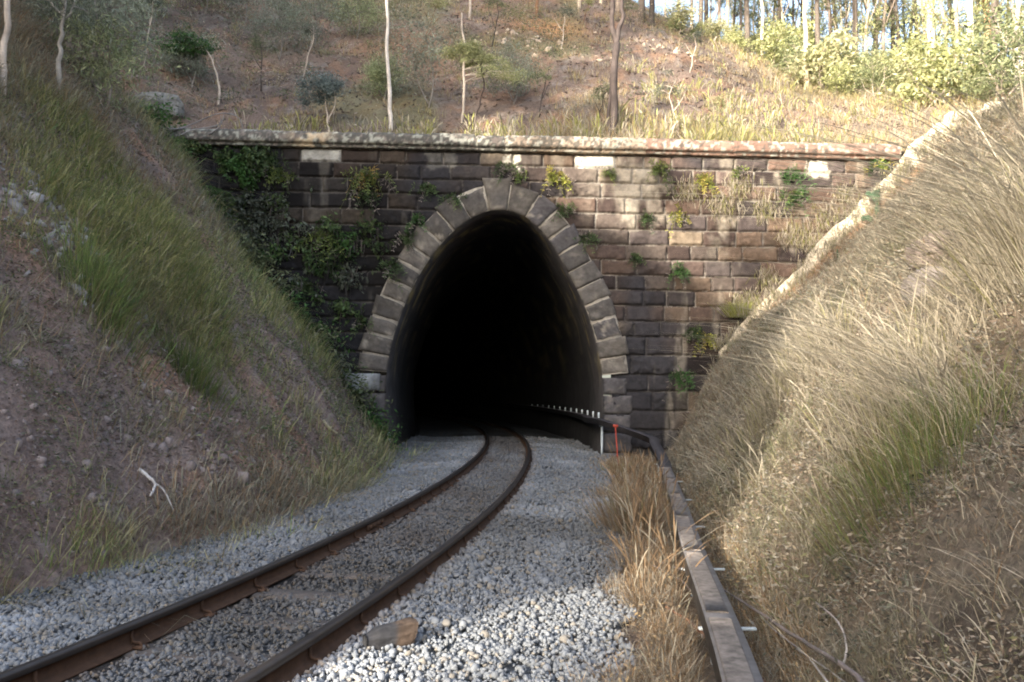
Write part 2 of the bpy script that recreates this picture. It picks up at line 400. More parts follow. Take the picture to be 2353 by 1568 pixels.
for k in range(len(heights)):
    t1, t0 = tops[k], tops[k + 1]
    if k == 0: 
        edges = [U0]
        for (a, b) in [(w[0][0], w[1][0]) for w in white_boxes]:
            while edges[-1] < a - 1.25: edges.append(edges[-1] + rng.uniform(0.7, 1.05))
            edges += [a, b]
    else: edges = [U0 - rng.uniform(0, 0.8)]
    while edges[-1] < U1: edges.append(edges[-1] + (rng.uniform(0.62, 1.12) if k < 12 else rng.uniform(0.8, 1.3)))
    for a, b in zip(edges[:-1], edges[1:]):
        i0, i1 = np.searchsorted(us, a - 0.05), np.searchsorted(us, b + 0.05)
        j0, j1 = np.searchsorted(zs, t0 - 0.05), np.searchsorted(zs, t1 + 0.05)
        if i1 <= i0 or j1 <= j0: continue
        sl = (slice(j0, j1), slice(i0, i1))
        g = 0.011
        dx = np.minimum(UW[sl] - a, b - UW[sl]) - g; dz = np.minimum(ZW[sl] - t0, t1 - ZW[sl]) - g
        e = np.minimum(dx, dz) + 0.014 * n_s[sl] + 0.012 * n_f[sl]
        cx = (a + b) / 2; cz = (t0 + t1) / 2
        rock = rng.uniform(0.0, 1.0) ** 2
        bev = sstep(0, rng.uniform(0.02, 0.06), e)
        base = rng.uniform(0.0, 0.03) + 0.02
        hgt = -0.045 + bev * (0.045 + base * 0.7 + rock * 0.04 * sstep(0, 0.15, e) + (0.012 + 0.035 * rock) * (n_f[sl]) )
        inb = e > 0
        depth[sl] = np.where(inb, np.maximum(hgt, -0.045), depth[sl])
        col = PAL[rng.integers(len(PAL))] * rng.uniform(0.65, 1.15)
        # weathering gets blacker to the lower left, warmer to the upper right (soot and damp, with shade put into the colour)
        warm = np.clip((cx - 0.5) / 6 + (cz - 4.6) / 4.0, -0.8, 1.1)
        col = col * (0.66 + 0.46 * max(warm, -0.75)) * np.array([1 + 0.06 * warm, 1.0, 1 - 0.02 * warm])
        if rng.random() < 0.22: col = col * np.array([0.5, 0.52, 0.58])
        if rng.random() < 0.06: col = np.array([0.18, 0.14, 0.10]) * (0.6 + 0.4 * warm)
        white = any(w[0][0] - 0.05 < cx < w[1][0] + 0.05 and w[1][2] - 0.05 < cz < w[0][2] + 0.1 for w in white_boxes)
        if white: col = np.array([0.62, 0.585, 0.50])
        if on_wall(1345, 880)[0] > 0 and abs(cx - on_wall(831, 877)[0]) < 0.01: pass
        colr[sl] = np.where(inb[..., None], col, colr[sl])
        if white: depth[sl] = np.where(inb, -0.045 + bev * 0.06, depth[sl])
for (p, q) in lime_boxes:
    m = sstep(0, 0.12, np.minimum(np.minimum(UU - p[0], q[0] - UU), np.minimum(ZZ - q[2], p[2] - ZZ)) + 0.12 + 0.12 * n_f)
    colr = lerp(colr, np.array([0.62, 0.58, 0.48]), m * 0.85)
# stains: black growth thickened lower left as painted shade, lime run-off on the upper right, pale dust on ledges
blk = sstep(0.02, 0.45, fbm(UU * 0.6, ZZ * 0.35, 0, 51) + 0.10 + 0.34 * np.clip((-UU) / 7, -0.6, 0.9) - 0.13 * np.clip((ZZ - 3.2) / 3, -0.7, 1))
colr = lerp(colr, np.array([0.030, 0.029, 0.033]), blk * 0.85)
run = sstep(0.12, 0.42, fbm(UU * 1.6, ZZ * 0.55, 0, 53)) * sstep(1.5, 3.5, UU) * sstep(4.7, 5.8, ZZ)
run = np.maximum(run, sstep(0.28, 0.55, fbm(UU * 2.4, ZZ * 0.5, 0, 55)) * 0.35)
run = np.maximum(run, sstep(0.0, 0.4, fbm(UU * 2.2, ZZ * 1.8, 0, 57)) * np.exp(-(((UU - 6.4) / 1.3) ** 2 + ((ZZ - 6.0) / 0.7) ** 2)))
run = np.maximum(run, sstep(0.0, 0.35, fbm(UU * 2.2, ZZ * 1.8, 0, 58)) * np.exp(-(((UU - 4.0) / 0.9) ** 2 + ((ZZ - 6.7) / 0.5) ** 2)))
run = np.maximum(run, sstep(0.05, 0.35, fbm(UU * 2.2, ZZ * 1.8, 0, 59)) * np.exp(-(((UU - 8.3) / 1.0) ** 2 + ((ZZ - 5.0) / 0.7) ** 2)))
colr = lerp(colr, np.array([0.40, 0.355, 0.28]), run * 0.7 + 0 * UU)
jn = (depth < -0.03)
wn_ = sstep(0.15, 0.4, fbm(UU * 5, ZZ * 5, 0, 65)) * (colr[..., 0] > 0.5); colr = lerp(colr, np.array([0.22, 0.20, 0.17]), wn_ * 0.8)
colr = np.where(jn[..., None], lerp(colr * 0.8, np.array([0.21, 0.19, 0.165]), sstep(-0.05, 0.4, fbm(UU * 0.9, ZZ * 0.9, 0, 61)) * (0.45 + 0.55 * sstep(-2, 4, UU))), colr)
colr = colr * (1 + 0.22 * n_f + 0.12 * n_s)[..., None]
depth = depth + 0.02 * n_m
soot_shade = sstep(-3.5, 3.0, UU + (ZZ - 5.2) * 0.8 + 2.2 * fbm(UU * 0.8, ZZ * 0.8, 0, 67)); colr = colr * (0.50 + 0.50 * soot_shade)[..., None] * (1 + np.array([-0.03, 0.0, 0.06]) * (1 - soot_shade)[..., None])  # soot plus the shade of the lower left wall, painted into the colour
# cut the opening, half-way into the arch ring
SPR = on_wall(890, 862)[2]
cutp = ARC + ARN * np.where(ARC[:, 1:2] > SPR, 0.69, 0.24)
cutp = np.vstack([cutp, [[cutp[-1, 0], -3]], [[cutp[0, 0], -3]]])
ny, nx = UU.shape
i = np.arange(ny - 1)[:, None] * nx + np.arange(nx - 1)[None]
q = np.stack([i, i + 1, i + nx + 1, i + nx], -1).reshape(-1, 4)
uc = (UU[:-1, :-1] + RES / 2).ravel(); zc = (ZZ[:-1, :-1] + RES / 2).ravel()
q = q[~inside_poly(uc, zc, cutp)]
V = np.stack([UU, wall_y(UU) - depth, ZZ], -1).reshape(-1, 3)
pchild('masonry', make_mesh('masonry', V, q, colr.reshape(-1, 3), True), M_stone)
# solid body of the wall behind the face (hidden mass, keeps the top and ends closed)
for a, b in ((U0, ARC[:, 0].min() - 0.3), (ARC[:, 0].max() + 0.3, U1)):
    for s in (0,):
        mb = MB()
        yb = [wall_y(a), wall_y(b)]
        v = [(a, yb[0] + 0.06, -0.5), (b, yb[1] + 0.06, -0.5), (b, yb[1] + 0.06, ZT), (a, yb[0] + 0.06, ZT),
             (a, yb[0] + 0.7, -0.5), (b, yb[1] + 0.7, -0.5), (b, yb[1] + 0.7, ZT), (a, yb[0] + 0.7, ZT)]
        mb.add(v, [[0, 1, 2, 3], [4, 7, 6, 5], [0, 4, 5, 1], [3, 2, 6, 7], [0, 3, 7, 4], [1, 5, 6, 2]], None, (0.08, 0.07, 0.065))
    pchild('wall_core', mb.mesh('wall_core'), M_stone)

# --- arch ring of separate rough voussoirs
def rough_prism(mb, corners, y0, thick, col, amp=0.02, nu=7, nv=9, seed=0, rnd=0.035):
    """corners: 4 (u,z) points A(inner0) B(inner1) C(outer1) D(outer0); front face displaced, plus 4 side walls"""
    A, B, Cc, D = [np.array(c) for c in corners]
    s = np.linspace(0, 1, nu)[None, :, None]; t = np.linspace(0, 1, nv)[:, None, None]
    P = (1 - t) * ((1 - s) * A + s * B) + t * ((1 - s) * D + s * Cc)
    w = np.linalg.norm(B - A); h = np.linalg.norm(D - A)
    e = np.minimum(np.minimum(s[..., 0], 1 - s[..., 0]) * w, np.minimum(t[..., 0], 1 - t[..., 0]) * h)
    rndm = 1 - sstep(0, rnd * 1.6, e)
    dd = thick + amp * fbm(P[..., 0] * 6, P[..., 1] * 6, 0, 71 + seed) - rnd * rndm
    nz = fbm(P[..., 0] * 3.5, P[..., 1] * 3.5, 0, 91 + seed)
    V = np.stack([P[..., 0], y0(P[..., 0]) - dd, P[..., 1]], -1)
    n = nu * nv
    i = np.arange(nv - 1)[:, None] * nu + np.arange(nu - 1)[None]
    q = np.stack([i, i + 1, i + nu + 1, i + nu], -1).reshape(-1, 4)
    border = list(range(nu)) + [nu * k + nu - 1 for k in range(1, nv)] + [n - 1 - k for k in range(1, nu)] + [nu * k for k in range(nv - 2, 0, -1)]
    Vf = V.reshape(-1, 3); back = Vf[border].copy(); back[:, 1] = y0(back[:, 0]) + 0.12
    m = len(border)
    q2 = [[border[k], n + k, n + (k + 1) % m, border[(k + 1) % m]] for k in range(m)]
    cc = col * (1 + 0.35 * nz.reshape(-1, 1) + 0.15 * rng.uniform(-1, 1, (n, 1)))
    pale = sstep(0.22, 0.5, fbm(P[..., 0] * 5, P[..., 1] * 5, 0, 131 + seed)).reshape(-1)
    cc = lerp(cc, np.array([0.28, 0.25, 0.205]), pale * 0.55)
    dk = sstep(0.0, 0.35, fbm(P[..., 0] * 1.5, P[..., 1] * 1.5, 0, 133)).reshape(-1); cc = lerp(cc, np.array([0.06, 0.056, 0.055]), dk * 0.6)
    mb.add(np.vstack([Vf, back]), np.vstack([q, q2]), None, np.vstack([cc, cc[border] * 0.8]))
mb = MB(); mort = MB()
ring_idx = np.where(ARC[:, 1] > SPR + 0.02)[0]
RA = ARC[ring_idx[0]:ring_idx[-1] + 1]; RN = ARN[ring_idx[0]:ring_idx[-1] + 1]
sarc = np.concatenate([[0], np.cumsum(np.linalg.norm(np.diff(RA, axis=0), axis=1))])
cuts = [0.0]
top_s = sarc[np.argmax(RA[:, 1])]
while cuts[-1] < sarc[-1] - 0.25:
    cuts.append(cuts[-1] + (rng.uniform(0.40, 0.54) if abs(cuts[-1] - top_s) > 0.9 else rng.uniform(0.42, 0.55)))
cuts[-1] = sarc[-1]
def ipt(s):
    p = np.array([np.interp(s, sarc, RA[:, k]) for k in (0, 1)]); n_ = np.array([np.interp(s, sarc, RN[:, k]) for k in (0, 1)])
    return p, n_ / np.linalg.norm(n_)
for k, (a, b) in enumerate(zip(cuts[:-1], cuts[1:])):
    g = 0.008 + 0.022 * rng.random() ** 2
    p0, n0 = ipt(a + g); p1, n1 = ipt(b - g)
    L = rng.uniform(0.69, 0.80)
    mid = (a + b) / 2
    if abs(mid - top_s) < 0.3: L = 0.90
    left = mid < top_s
    col = np.array([0.095, 0.085, 0.074]) * rng.uniform(0.55, 1.35)
    if rng.random() < 0.2: col = np.array([0.065, 0.06, 0.062])
    L0 = L * rng.uniform(0.94, 1.05); L1 = L * rng.uniform(0.94, 1.05)
    rough_prism(mb, [p0 + n0 * 0.0, p1, p1 + n1 * L1, p0 + n0 * L0], wall_y, 0.085 + 0.03 * rng.random(), col, 0.03, 10, 12, k)
pchild('arch_ring', mb.mesh('arch_ring'), M_stone)
# pale mortar bedding between the voussoirs
P0 = RA + RN * 0.01; P1 = RA + RN * 0.70
yv = lambda p, dd: np.stack([p[:, 0], wall_y(p[:, 0]) - dd, p[:, 1]], 1)
rows = [yv(P0, -0.05), yv(P0, 0.066), yv(P1, 0.060), yv(P1, -0.06)]
V = np.stack(rows, 0); m_ = V.shape[1]
i = (np.arange(3)[:, None] * m_ + np.arange(m_ - 1)[None])
q = np.stack([i, i + 1, i + m_ + 1, i + m_], -1).reshape(-1, 4)
nn = 0.7 + 0.5 * rng.random((4 * m_, 1))
me = make_mesh('mortar', V.reshape(-1, 3), q, np.array([[0.27, 0.245, 0.205]]) * nn)
pchild('mortar_bed', me, M_stone)
# jamb blocks below the springing, both sides, running in to the opening edge
for side in (0, 1):
    mb = MB()
    zt = SPR
    for hh in (0.46, 0.50, 0.48, 0.52, 0.5):
        zb = zt - hh
        def ex(z):
            sel = ARC[:len(ARC) // 2] if side == 0 else ARC[len(ARC) // 2:]
            o = np.argsort(sel[:, 1]); return np.interp(z, sel[o, 1], sel[o, 0])
        w = rng.uniform(0.25, 0.5) + 0.3
        a = ex(max((zt + zb) / 2, -0.2)); s = -1 if side == 0 else 1
        xi, xo = a, a + s * w
        A, B = (xo, xi) if side == 0 else (xi, xo)
        col = np.array([0.075, 0.070, 0.072]) * rng.uniform(0.7, 1.3)
        rough_prism(mb, [(A, zb + 0.012), (B, zb + 0.012), (B, zt - 0.012), (A, zt - 0.012)], wall_y, 0.05 + 0.02 * rng.random(), col, 0.02, 9, 8, 40 + int(hh * 100) + side)
        zt = zb
    pchild('jamb', mb.mesh('jamb'), M_stone)
# the pale rendered block left of the opening
p = on_wall(790, 858); q_ = on_wall(873, 898)
mb = MB(); rough_prism(mb, [(p[0], q_[2]), (q_[0], q_[2]), (q_[0], p[2]), (p[0], p[2])], wall_y, 0.13, np.array([0.27, 0.28, 0.28]), 0.03, 14, 8, 5, 0.02)
tag(pchild('rendered_block', mb.mesh('rendered_block'), M_stone), 'pale grey rendered block beside the opening')

# --- coping
cu0, cu1 = on_wall(335, 300)[0], on_wall(2062, 340)[0]
cb = ZT + 0.0; ch = on_wall(1300, 322)[2] - on_wall(1300, 357)[2]
prof = np.array([(-0.03, 0.0), (0.14, 0.0), (0.15, 0.03), (0.15, 0.07), (0.24, 0.10), (0.26, 0.16), (0.25, ch - 0.09), (0.21, ch - 0.03), (0.13, ch), (-0.15, ch + 0.01), (-0.45, ch)])
prof = resample(prof, 0.04)
ee = [cu0]
while ee[-1] < cu1 - 0.5: ee.append(ee[-1] + rng.uniform(0.75, 1.35))
ee[-1] = cu1
uu = np.arange(cu0, cu1, 0.035)
ncop = len(prof)
Dp = np.zeros((len(uu), ncop)); col = np.zeros((len(uu), ncop, 3))
UUc = np.repeat(uu[:, None], ncop, 1); Sc = np.repeat(np.arange(ncop)[None] * 0.04, len(uu), 0)
ncf = fbm(UUc * 6, Sc * 6, 0, 201); ncs = fbm(UUc * 16, Sc * 16, 0, 203, 3); ncl = fbm(UUc * 0.9, Sc * 2, 0, 205)
for a, b in zip(ee[:-1], ee[1:]):
    m = (uu >= a) & (uu < b); e = np.minimum(uu - a, b - uu)[m]
    h = rng.uniform(-0.012, 0.018) - 0.035 * (1 - sstep(0, 0.04, e))
    Dp[m] = h[:, None]
    t = np.clip(((a + b) / 2 + 1.0) / 4, 0, 1)
    cl = np.array([0.19, 0.165, 0.145]) * (1 - t) + np.array([0.23, 0.145, 0.11]) * t
    cl = cl * rng.uniform(0.75, 1.15)
    if rng.random() < 0.25: cl = np.array([0.36, 0.28, 0.21]) * (0.7 + 0.3 * t)
    col[m] = cl
Dp += 0.018 * ncf + 0.006 * ncs
lich = sstep(-0.02, 0.2, ncs + 0.3 * ncl + 0.15 - 0.25 * np.clip((UUc - 1) / 3, -0.5, 1))
col = lerp(col, np.array([0.055, 0.058, 0.052]), lich * 0.75)
lich2 = sstep(0.15, 0.3, fbm(UUc * 11, Sc * 11, 0, 207, 3) + 0.1 * ncl)
col = lerp(col, np.array([0.42, 0.43, 0.37]), lich2 * 0.6)
cpt = np.exp(-((UUc - on_wall(720, 320)[0]) / 0.45) ** 2); col = lerp(col, np.array([0.55, 0.42, 0.27]), cpt * sstep(-0.2, 0.2, ncf) * 0.8)
sag = 0.02 * fbm(uu * 0.4, uu * 0, 0, 209)
V = np.stack([UUc, wall_y(UUc) - prof[None, :, 0] - Dp * (prof[None, :, 0] > 0.1), cb + prof[None, :, 1] + sag[:, None] + Dp * (prof[None, :, 1] > ch - 0.05)], -1)
i = np.arange(len(uu) - 1)[:, None] * ncop + np.arange(ncop - 1)[None]
q = np.stack([i, i + ncop, i + ncop + 1, i + 1], -1).reshape(-1, 4)
endt = [[0, k + 1, k] for k in range(1, ncop - 1)] + [[(len(uu) - 1) * ncop, (len(uu) - 1) * ncop + k, (len(uu) - 1) * ncop + k + 1] for k in range(1, ncop - 1)]
pchild('coping', make_mesh('coping', V.reshape(-1, 3), [q, np.array(endt)], col.reshape(-1, 3), True), M_stone)

# --- lining of the bore, curving away to the left
S = np.concatenate([np.arange(-0.10, 3, 0.15), np.arange(3, 75, 0.8)])
def bore(s):
    R = 88.0; a = s / R
    return np.array([-R * (1 - math.cos(a)), R * math.sin(a)]), a
AR = ARC[::2]
if not np.allclose(AR[-1], ARC[-1]): AR = np.vstack([AR, ARC[-1]])
cu = -0.39
rows = []; cols = []
for s in S:
    (dx, dy), a = bore(max(s, 0)); dy = dy if s > 0 else s
    sc = 1.0 if s < 0.02 else 0.985
    x = cu + dx + (AR[:, 0] - cu) * math.cos(a) * sc; y = 20.5 + 0.038 * AR[:, 0] * max(0, 1 - s / 10) + dy + (AR[:, 0] - cu) * math.sin(a)
    z = AR[:, 1] * (1.0 if s < 0.02 else 0.99)
    nzz = 0.02 * fbm(AR[:, 0] * 2 + s, AR[:, 1] * 2, s * 1.5, 301)
    rows.append(np.stack([x + nzz, y, z + nzz], 1))
    nn = fbm(AR[:, 0] * 1.2, AR[:, 1] * 1.2, s * 0.8, 303); n2 = sstep(0.1, 0.4, fbm(AR[:, 0] * 3, AR[:, 1] * 1.0, s * 3, 305))
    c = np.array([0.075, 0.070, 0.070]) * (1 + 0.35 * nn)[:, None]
    c = lerp(c, np.array([0.012, 0.012, 0.013]), np.zeros(len(AR)) + min(max(s, 0) / 3.0, 0.93))       # lining colour darkens inward
    c = lerp(c, np.array([0.26, 0.21, 0.10]), sstep(1.6, 3.0, AR[:, 1]) * n2 * (0.8 if s < 1.2 else 0.25))
    cols.append(c)
V = np.stack(rows); m_ = len(AR)
i = np.arange(len(S) - 1)[:, None] * m_ + np.arange(m_ - 1)[None]
q = np.stack([i, i + 1, i + m_ + 1, i + m_], -1).reshape(-1, 4)
Vv = V.reshape(-1, 3); last = (len(S) - 1) * m_
cap = [[last, last + k, last + k + 1] for k in range(1, m_ - 1)]  # unseen end cap added to keep sky light out of the bore
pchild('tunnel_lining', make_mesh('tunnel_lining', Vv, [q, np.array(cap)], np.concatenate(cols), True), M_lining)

# ------------------------------------------------------------------ ballast
def bal_left(y): return np.where(y < 20.3, foot_l(np.clip(y, -60, 20)), track_x(y) - 3.0)
def bal_right(y): return np.where(y < 20.3, bal_r(np.clip(y, -60, 20)) + 0.12, track_x(y) + 2.5)
def bal_z(x, y):
    t = np.abs(x - track_x(y))
    z = 0.0 + 0 * t - 0.06 * sstep(1.2, 2.4, t) + 0.03 * np.exp(-((t - 0.85) / 0.25) ** 2)
    z = z + 0.03 * fbm(x * 1.3, y * 1.3, 0, 401) + 0.06 * sstep(2.0, 2.9, t) * (x < 0) * (y > 15)
    return z
yb = np.concatenate([np.arange(-30, 2, 1.0), np.arange(2, 24, 0.1), np.arange(24, 70, 1.0)])
tb = np.linspace(0, 1, 70)
L_, R_ = bal_left(yb) - 0.25, bal_right(yb) + 0.15
X = L_[:, None] * (1 - tb) + R_[:, None] * tb; Y = np.repeat(yb[:, None], 70, 1)
Z = bal_z(X, Y) - 0.015 - 0.12 * (np.minimum(tb, 1 - tb)[None] < 0.03)
i = np.arange(len(yb) - 1)[:, None] * 70 + np.arange(69)[None]
q = np.stack([i, i + 1, i + 71, i + 70], -1).reshape(-1, 4)
def bal_col(x, y, n):
    t = np.abs(x - track_x(y))
    base = np.array([0.128, 0.136, 0.145]) * (1 + 0.52 * sstep(7.5, 5.0, y)[:, None]) * (0.80 + 0.32 * rng.random((n, 1)))  # near stones paled: brightness of the sunlit patch put into the colour
    inner = (t < 0.62)
    dirt = inner * (0.55 + 0.35 * vnoise(x * 2, y * 1.1, 0, 411)) 
    base = lerp(base, np.array([0.060, 0.052, 0.047]), dirt * 0.95)
    rs = np.exp(-((t - 0.567) / 0.13) ** 2); base = lerp(base, base * np.array([1.0, 0.72, 0.52]), rs * 0.8)
    base = lerp(base, np.array([0.07, 0.07, 0.068]), sstep(0.1, 0.45, fbm(x * 1.1, y * 0.8, 0, 415)) * 0.55)
    pal = sstep(0.15, 0.5, vnoise(x * 0.8, y * 0.8, 0, 413)) * (~inner)
    base = base * (1 + 0.35 * pal)[:, None]
    tan = rng.random(n) < 0.12; base[tan] *= np.array([1.15, 1.0, 0.82])
    return base
cb_ = bal_col(X.ravel(), Y.ravel(), X.size) * 0.6
tag(obj('track_bed', make_mesh('track_bed', np.stack([X, Y, Z], -1).reshape(-1, 3), q, cb_, True), M_soil), kind='structure')
# loose stones
ph = (1 + 5 ** 0.5) / 2
ico = np.array([(-1, ph, 0), (1, ph, 0), (-1, -ph, 0), (1, -ph, 0), (0, -1, ph), (0, 1, ph), (0, -1, -ph), (0, 1, -ph), (ph, 0, -1), (ph, 0, 1), (-ph, 0, -1), (-ph, 0, 1)]) / math.sqrt(1 + ph * ph)
icf = np.array([(0, 11, 5), (0, 5, 1), (0, 1, 7), (0, 7, 10), (0, 10, 11), (1, 5, 9), (5, 11, 4), (11, 10, 2), (10, 7, 6), (7, 1, 8), (3, 9, 4), (3, 4, 2), (3, 2, 6), (3, 6, 8), (3, 8, 9), (4, 9, 5), (2, 4, 11), (6, 2, 10), (8, 6, 7), (9, 8, 1)])
def rot_mats(n):
    q = rng.normal(size=(n, 4)); q /= np.linalg.norm(q, axis=1)[:, None]; a, b, c, d = q.T
    return np.stack([1 - 2 * (c * c + d * d), 2 * (b * c - d * a), 2 * (b * d + c * a), 2 * (b * c + d * a), 1 - 2 * (b * b + d * d), 2 * (c * d - b * a), 2 * (b * d - c * a), 2 * (c * d + b * a), 1 - 2 * (b * b + c * c)], -1).reshape(n, 3, 3)
def stones(P, size, col):
    n = len(P)
    v = ico[None] * (1 + rng.uniform(-0.36, 0.30, (n, 12, 1)))
    v = v * (size[:, None] * rng.uniform(0.5, 1.25, (n, 3)))[:, None, :]
    v = np.einsum('nij,nkj->nki', rot_mats(n), v) + P[:, None]
    f = (icf[None] + (np.arange(n) * 12)[:, None, None]).reshape(-1, 3)
    return v.reshape(-1, 3), f, np.repeat(col, 12, 0)
pts = []; szs = []
for y0, y1, dens, r in ((3.0, 6.0, 1900, 0.0168), (6, 9, 1150, 0.0205), (9, 14, 640, 0.026), (14, 27, 300, 0.035)):
    w = 8.0; n = int((y1 - y0) * w * dens)
    y = rng.uniform(y0, y1, n); x = rng.uniform(-4.6, 3.2, n)
    edge = 0.12 * vnoise(y * 3, y * 0, 0, 421)
    k = (x > bal_left(y) + edge) & (x < bal_right(y) + edge)
    k &= np.abs(x) < 0.70 * y + 0.4
    for s in (-1, 1):
        k &= np.abs(x - track_x(y) - s * 0.565) > 0.085
    x, y = x[k], y[k]
    pts.append(np.stack([x, y, bal_z(x, y) + rng.uniform(-0.012, 0.02, len(x))], 1)); szs.append(r * np.exp(rng.normal(-0.1, 0.30, len(x))))
P = np.concatenate(pts); sz = np.concatenate(szs)
ins = np.abs(P[:, 0] - track_x(P[:, 1])) < 0.6; sz[ins] *= 0.82; P[ins, 2] -= 0.01
v, f, c = stones(P, sz, bal_col(P[:, 0], P[:, 1], len(P)))
tag(obj('ballast', make_mesh('ballast', v, f, c), M_ballast), 'crushed grey stone ballast around the rails', 'ballast', kind='stuff')

# ------------------------------------------------------------------ the track
TRACK = thing('railway_track', (float(track_x(4)), 4.0, 0), 'single narrow gauge railway track with rusty rails curving into the tunnel', 'railway track')
def tchild(name, me, mat, parent=TRACK):
    o = obj(name, me, mat, parent)
    if parent is TRACK: o.location = -Vector(TRACK.location)
    return o
ty = np.concatenate([np.arange(-8, 24, 0.25), np.arange(24, 60, 1.0)]); txx = track_x(ty)
tt = np.stack([np.gradient(txx, ty), np.ones_like(ty)], 1); tt /= np.linalg.norm(tt, axis=1)[:, None]
tnr = np.stack([tt[:, 1], -tt[:, 0]], 1)      # to the right
def sweep(prof, off, z0, name, mat, closed=True, y0=None, y1=None, parent=TRACK):
    m = np.ones(len(ty), bool)
    if y0 is not None: m &= (ty >= y0 - 0.13)
    if y1 is not None: m &= (ty <= y1 + 0.13)
    pr = np.array(prof); k = len(pr)
    cx = txx[m] + tnr[m, 0] * off; cy = ty[m] + tnr[m, 1] * off
    V = np.stack([cx[:, None] + tnr[m, 0:1] * pr[None, :, 0], cy[:, None] + tnr[m, 1:2] * pr[None, :, 0], z0 + pr[None, :, 1] + 0 * cx[:, None]], -1)
    i = np.arange(m.sum() - 1)[:, None] * k; j = np.arange(k)[None]
    q = np.stack([i + j, i + (j + 1) % k, i + k + (j + 1) % k, i + k + j], -1).reshape(-1, 4)
    n_ = m.sum()
    caps = [[0, j, j + 1] for j in range(1, k - 1)] + [[(n_ - 1) * k, (n_ - 1) * k + j + 1, (n_ - 1) * k + j] for j in range(1, k - 1)]
    return tchild(name, make_mesh(name, V.reshape(-1, 3), [q, np.array(caps)]), mat, parent)
web = [(-0.058, 0), (0.058, 0), (0.056, 0.009), (0.022, 0.02), (0.009, 0.032), (0.009, 0.092), (0.02, 0.1), (0.03, 0.104), (-0.03, 0.104), (-0.02, 0.1), (-0.009, 0.092), (-0.009, 0.032), (-0.022, 0.02), (-0.056, 0.009)]
head = [(-0.033, 0.104), (0.033, 0.104), (0.034, 0.108), (0.033, 0.130), (0.026, 0.139), (0.012, 0.142), (-0.012, 0.142), (-0.026, 0.139), (-0.033, 0.130), (-0.034, 0.108)]
for s in (-1, 1):
    w = sweep(web, s * 0.567, 0.0, 'rail', M_rust)
    h = sweep(head, s * 0.567, 0.0, 'rail_head', M_railhead)
    h.parent = w; h.location = (0, 0, 0)
def tframe(y, off):
    x = float(track_x(y)); d = float(track_x(y + 0.05) - track_x(y - 0.05)) / 0.1
    L = math.hypot(1, d); t = np.array([d / L, 1 / L]); n_ = np.array([t[1], -t[0]])
    M = np.eye(4); M[:2, 0] = n_; M[:2, 1] = t; M[:2, 3] = np.array([x, y]) + n_ * off; return M
# rail clips / anchors on both rails, sleeper ends just under the stones
yy = 3.2; k = 0
while yy < 23:
    for s in (-1, 1):
        for side in (-1, 1):
            M = tframe(yy, s * 0.567); mb = MB()
            o = side
            pth = np.array([(o * 0.095, 0, 0.012), (o * 0.075, 0, 0.03), (o * 0.05, 0, 0.03), (o * 0.028, 0, 0.034), (o * 0.016, 0, 0.06), (o * 0.016, 0, 0.098)])
            pth = pth @ M[:3, :3].T + M[:3, 3]
            mb.tube(pth, 0.0105, 6)
            mb.box((min(o * 0.05, o * 0.11), -0.035, 0.0), (max(o * 0.05, o * 0.11), 0.035, 0.018), M=M)
            if (s, side) == (1, 1) or yy < 14:
                tchild('rail_clip', mb.mesh('rail_clip'), M_rust)
    if yy < 16:
        M = tframe(yy, 0); mb = MB(); mb.box((-0.98, -0.11, -0.16), (0.98, 0.11, -0.004), (0.10, 0.085, 0.075), 0.01, M)
        tchild('sleeper', mb.mesh('sleeper'), M_wood)
    yy += 0.68; k += 1
# joint bar on the left rail
for (yj, s) in ((8.6, -1),):
    for side in (1, -1):
        M = tframe(yj, s * 0.567); mb = MB()
        lo = (0.010, -0.28, 0.03) if side > 0 else (-0.030, -0.28, 0.03); hi = (0.030, 0.28, 0.092) if side > 0 else (-0.010, 0.28, 0.092)
        mb.box(lo, hi, (0.2, 0.2, 0.2), 0.004, M)
        for b in (-0.2, -0.07, 0.07, 0.2):
            mb.box((lo[0] - 0.0 if side > 0 else lo[0] - 0.02, b - 0.016, 0.045), (hi[0] + 0.02 if side > 0 else hi[0], b + 0.016, 0.077), (0.3, 0.3, 0.3), 0.004, M)
        tchild('joint_bar', mb.mesh('joint_bar'), M_rust)

# ------------------------------------------------------------------ cable duct on the right
DUCT = thing('cable_duct', tuple(map(float, (duct_x(8), 8.0, 0))), 'long weathered steel cable duct on posts beside the ballast', 'cable duct')
def dchild(name, me, mat, loc0=True):
    o = obj(name, me, mat, DUCT); o.location = -Vector(DUCT.location); return o
dpts = [(duct_x(y), y, 0.17) for y in (1.0, 2.2, 3.75, 5.0, 6.95, 8.5, 10.07, 12.5, 14.6)]
dpts = np.array(dpts, float)
a_ = on_z(1524, 1052, 0.22)
e1 = at_y(1497, 1008, 19.0); e2 = at_y(1440, 988, 19.75); e3 = at_y(1383, 968, 20.2)
def ribbon(pts, prof, name, mat, step=0.25, parent=None, n_=None):
    P = resample(catmull(pts, 8), step); t = np.gradient(P, axis=0); t /= np.linalg.norm(t, axis=1)[:, None]
    s = np.cross(t, [0, 0, 1.0]); s /= np.linalg.norm(s, axis=1)[:, None]; u = np.cross(s, t)
    pr = np.array(prof); k = len(pr)
    V = P[:, None] + s[:, None] * pr[None, :, 0:1] + u[:, None] * pr[None, :, 1:2]
    i = np.arange(len(P) - 1)[:, None] * k; j = np.arange(k)[None]
    q = np.stack([i + j, i + (j + 1) % k, i + k + (j + 1) % k, i + k + j], -1).reshape(-1, 4)
    L = (len(P) - 1) * k
    cp = [[0, j, j + 1] for j in range(1, k - 1)] + [[L, L + j + 1, L + j] for j in range(1, k - 1)]
    me = make_mesh(name, V.reshape(-1, 3), [q, np.array(cp)]); return me, P, s
W = 0.078
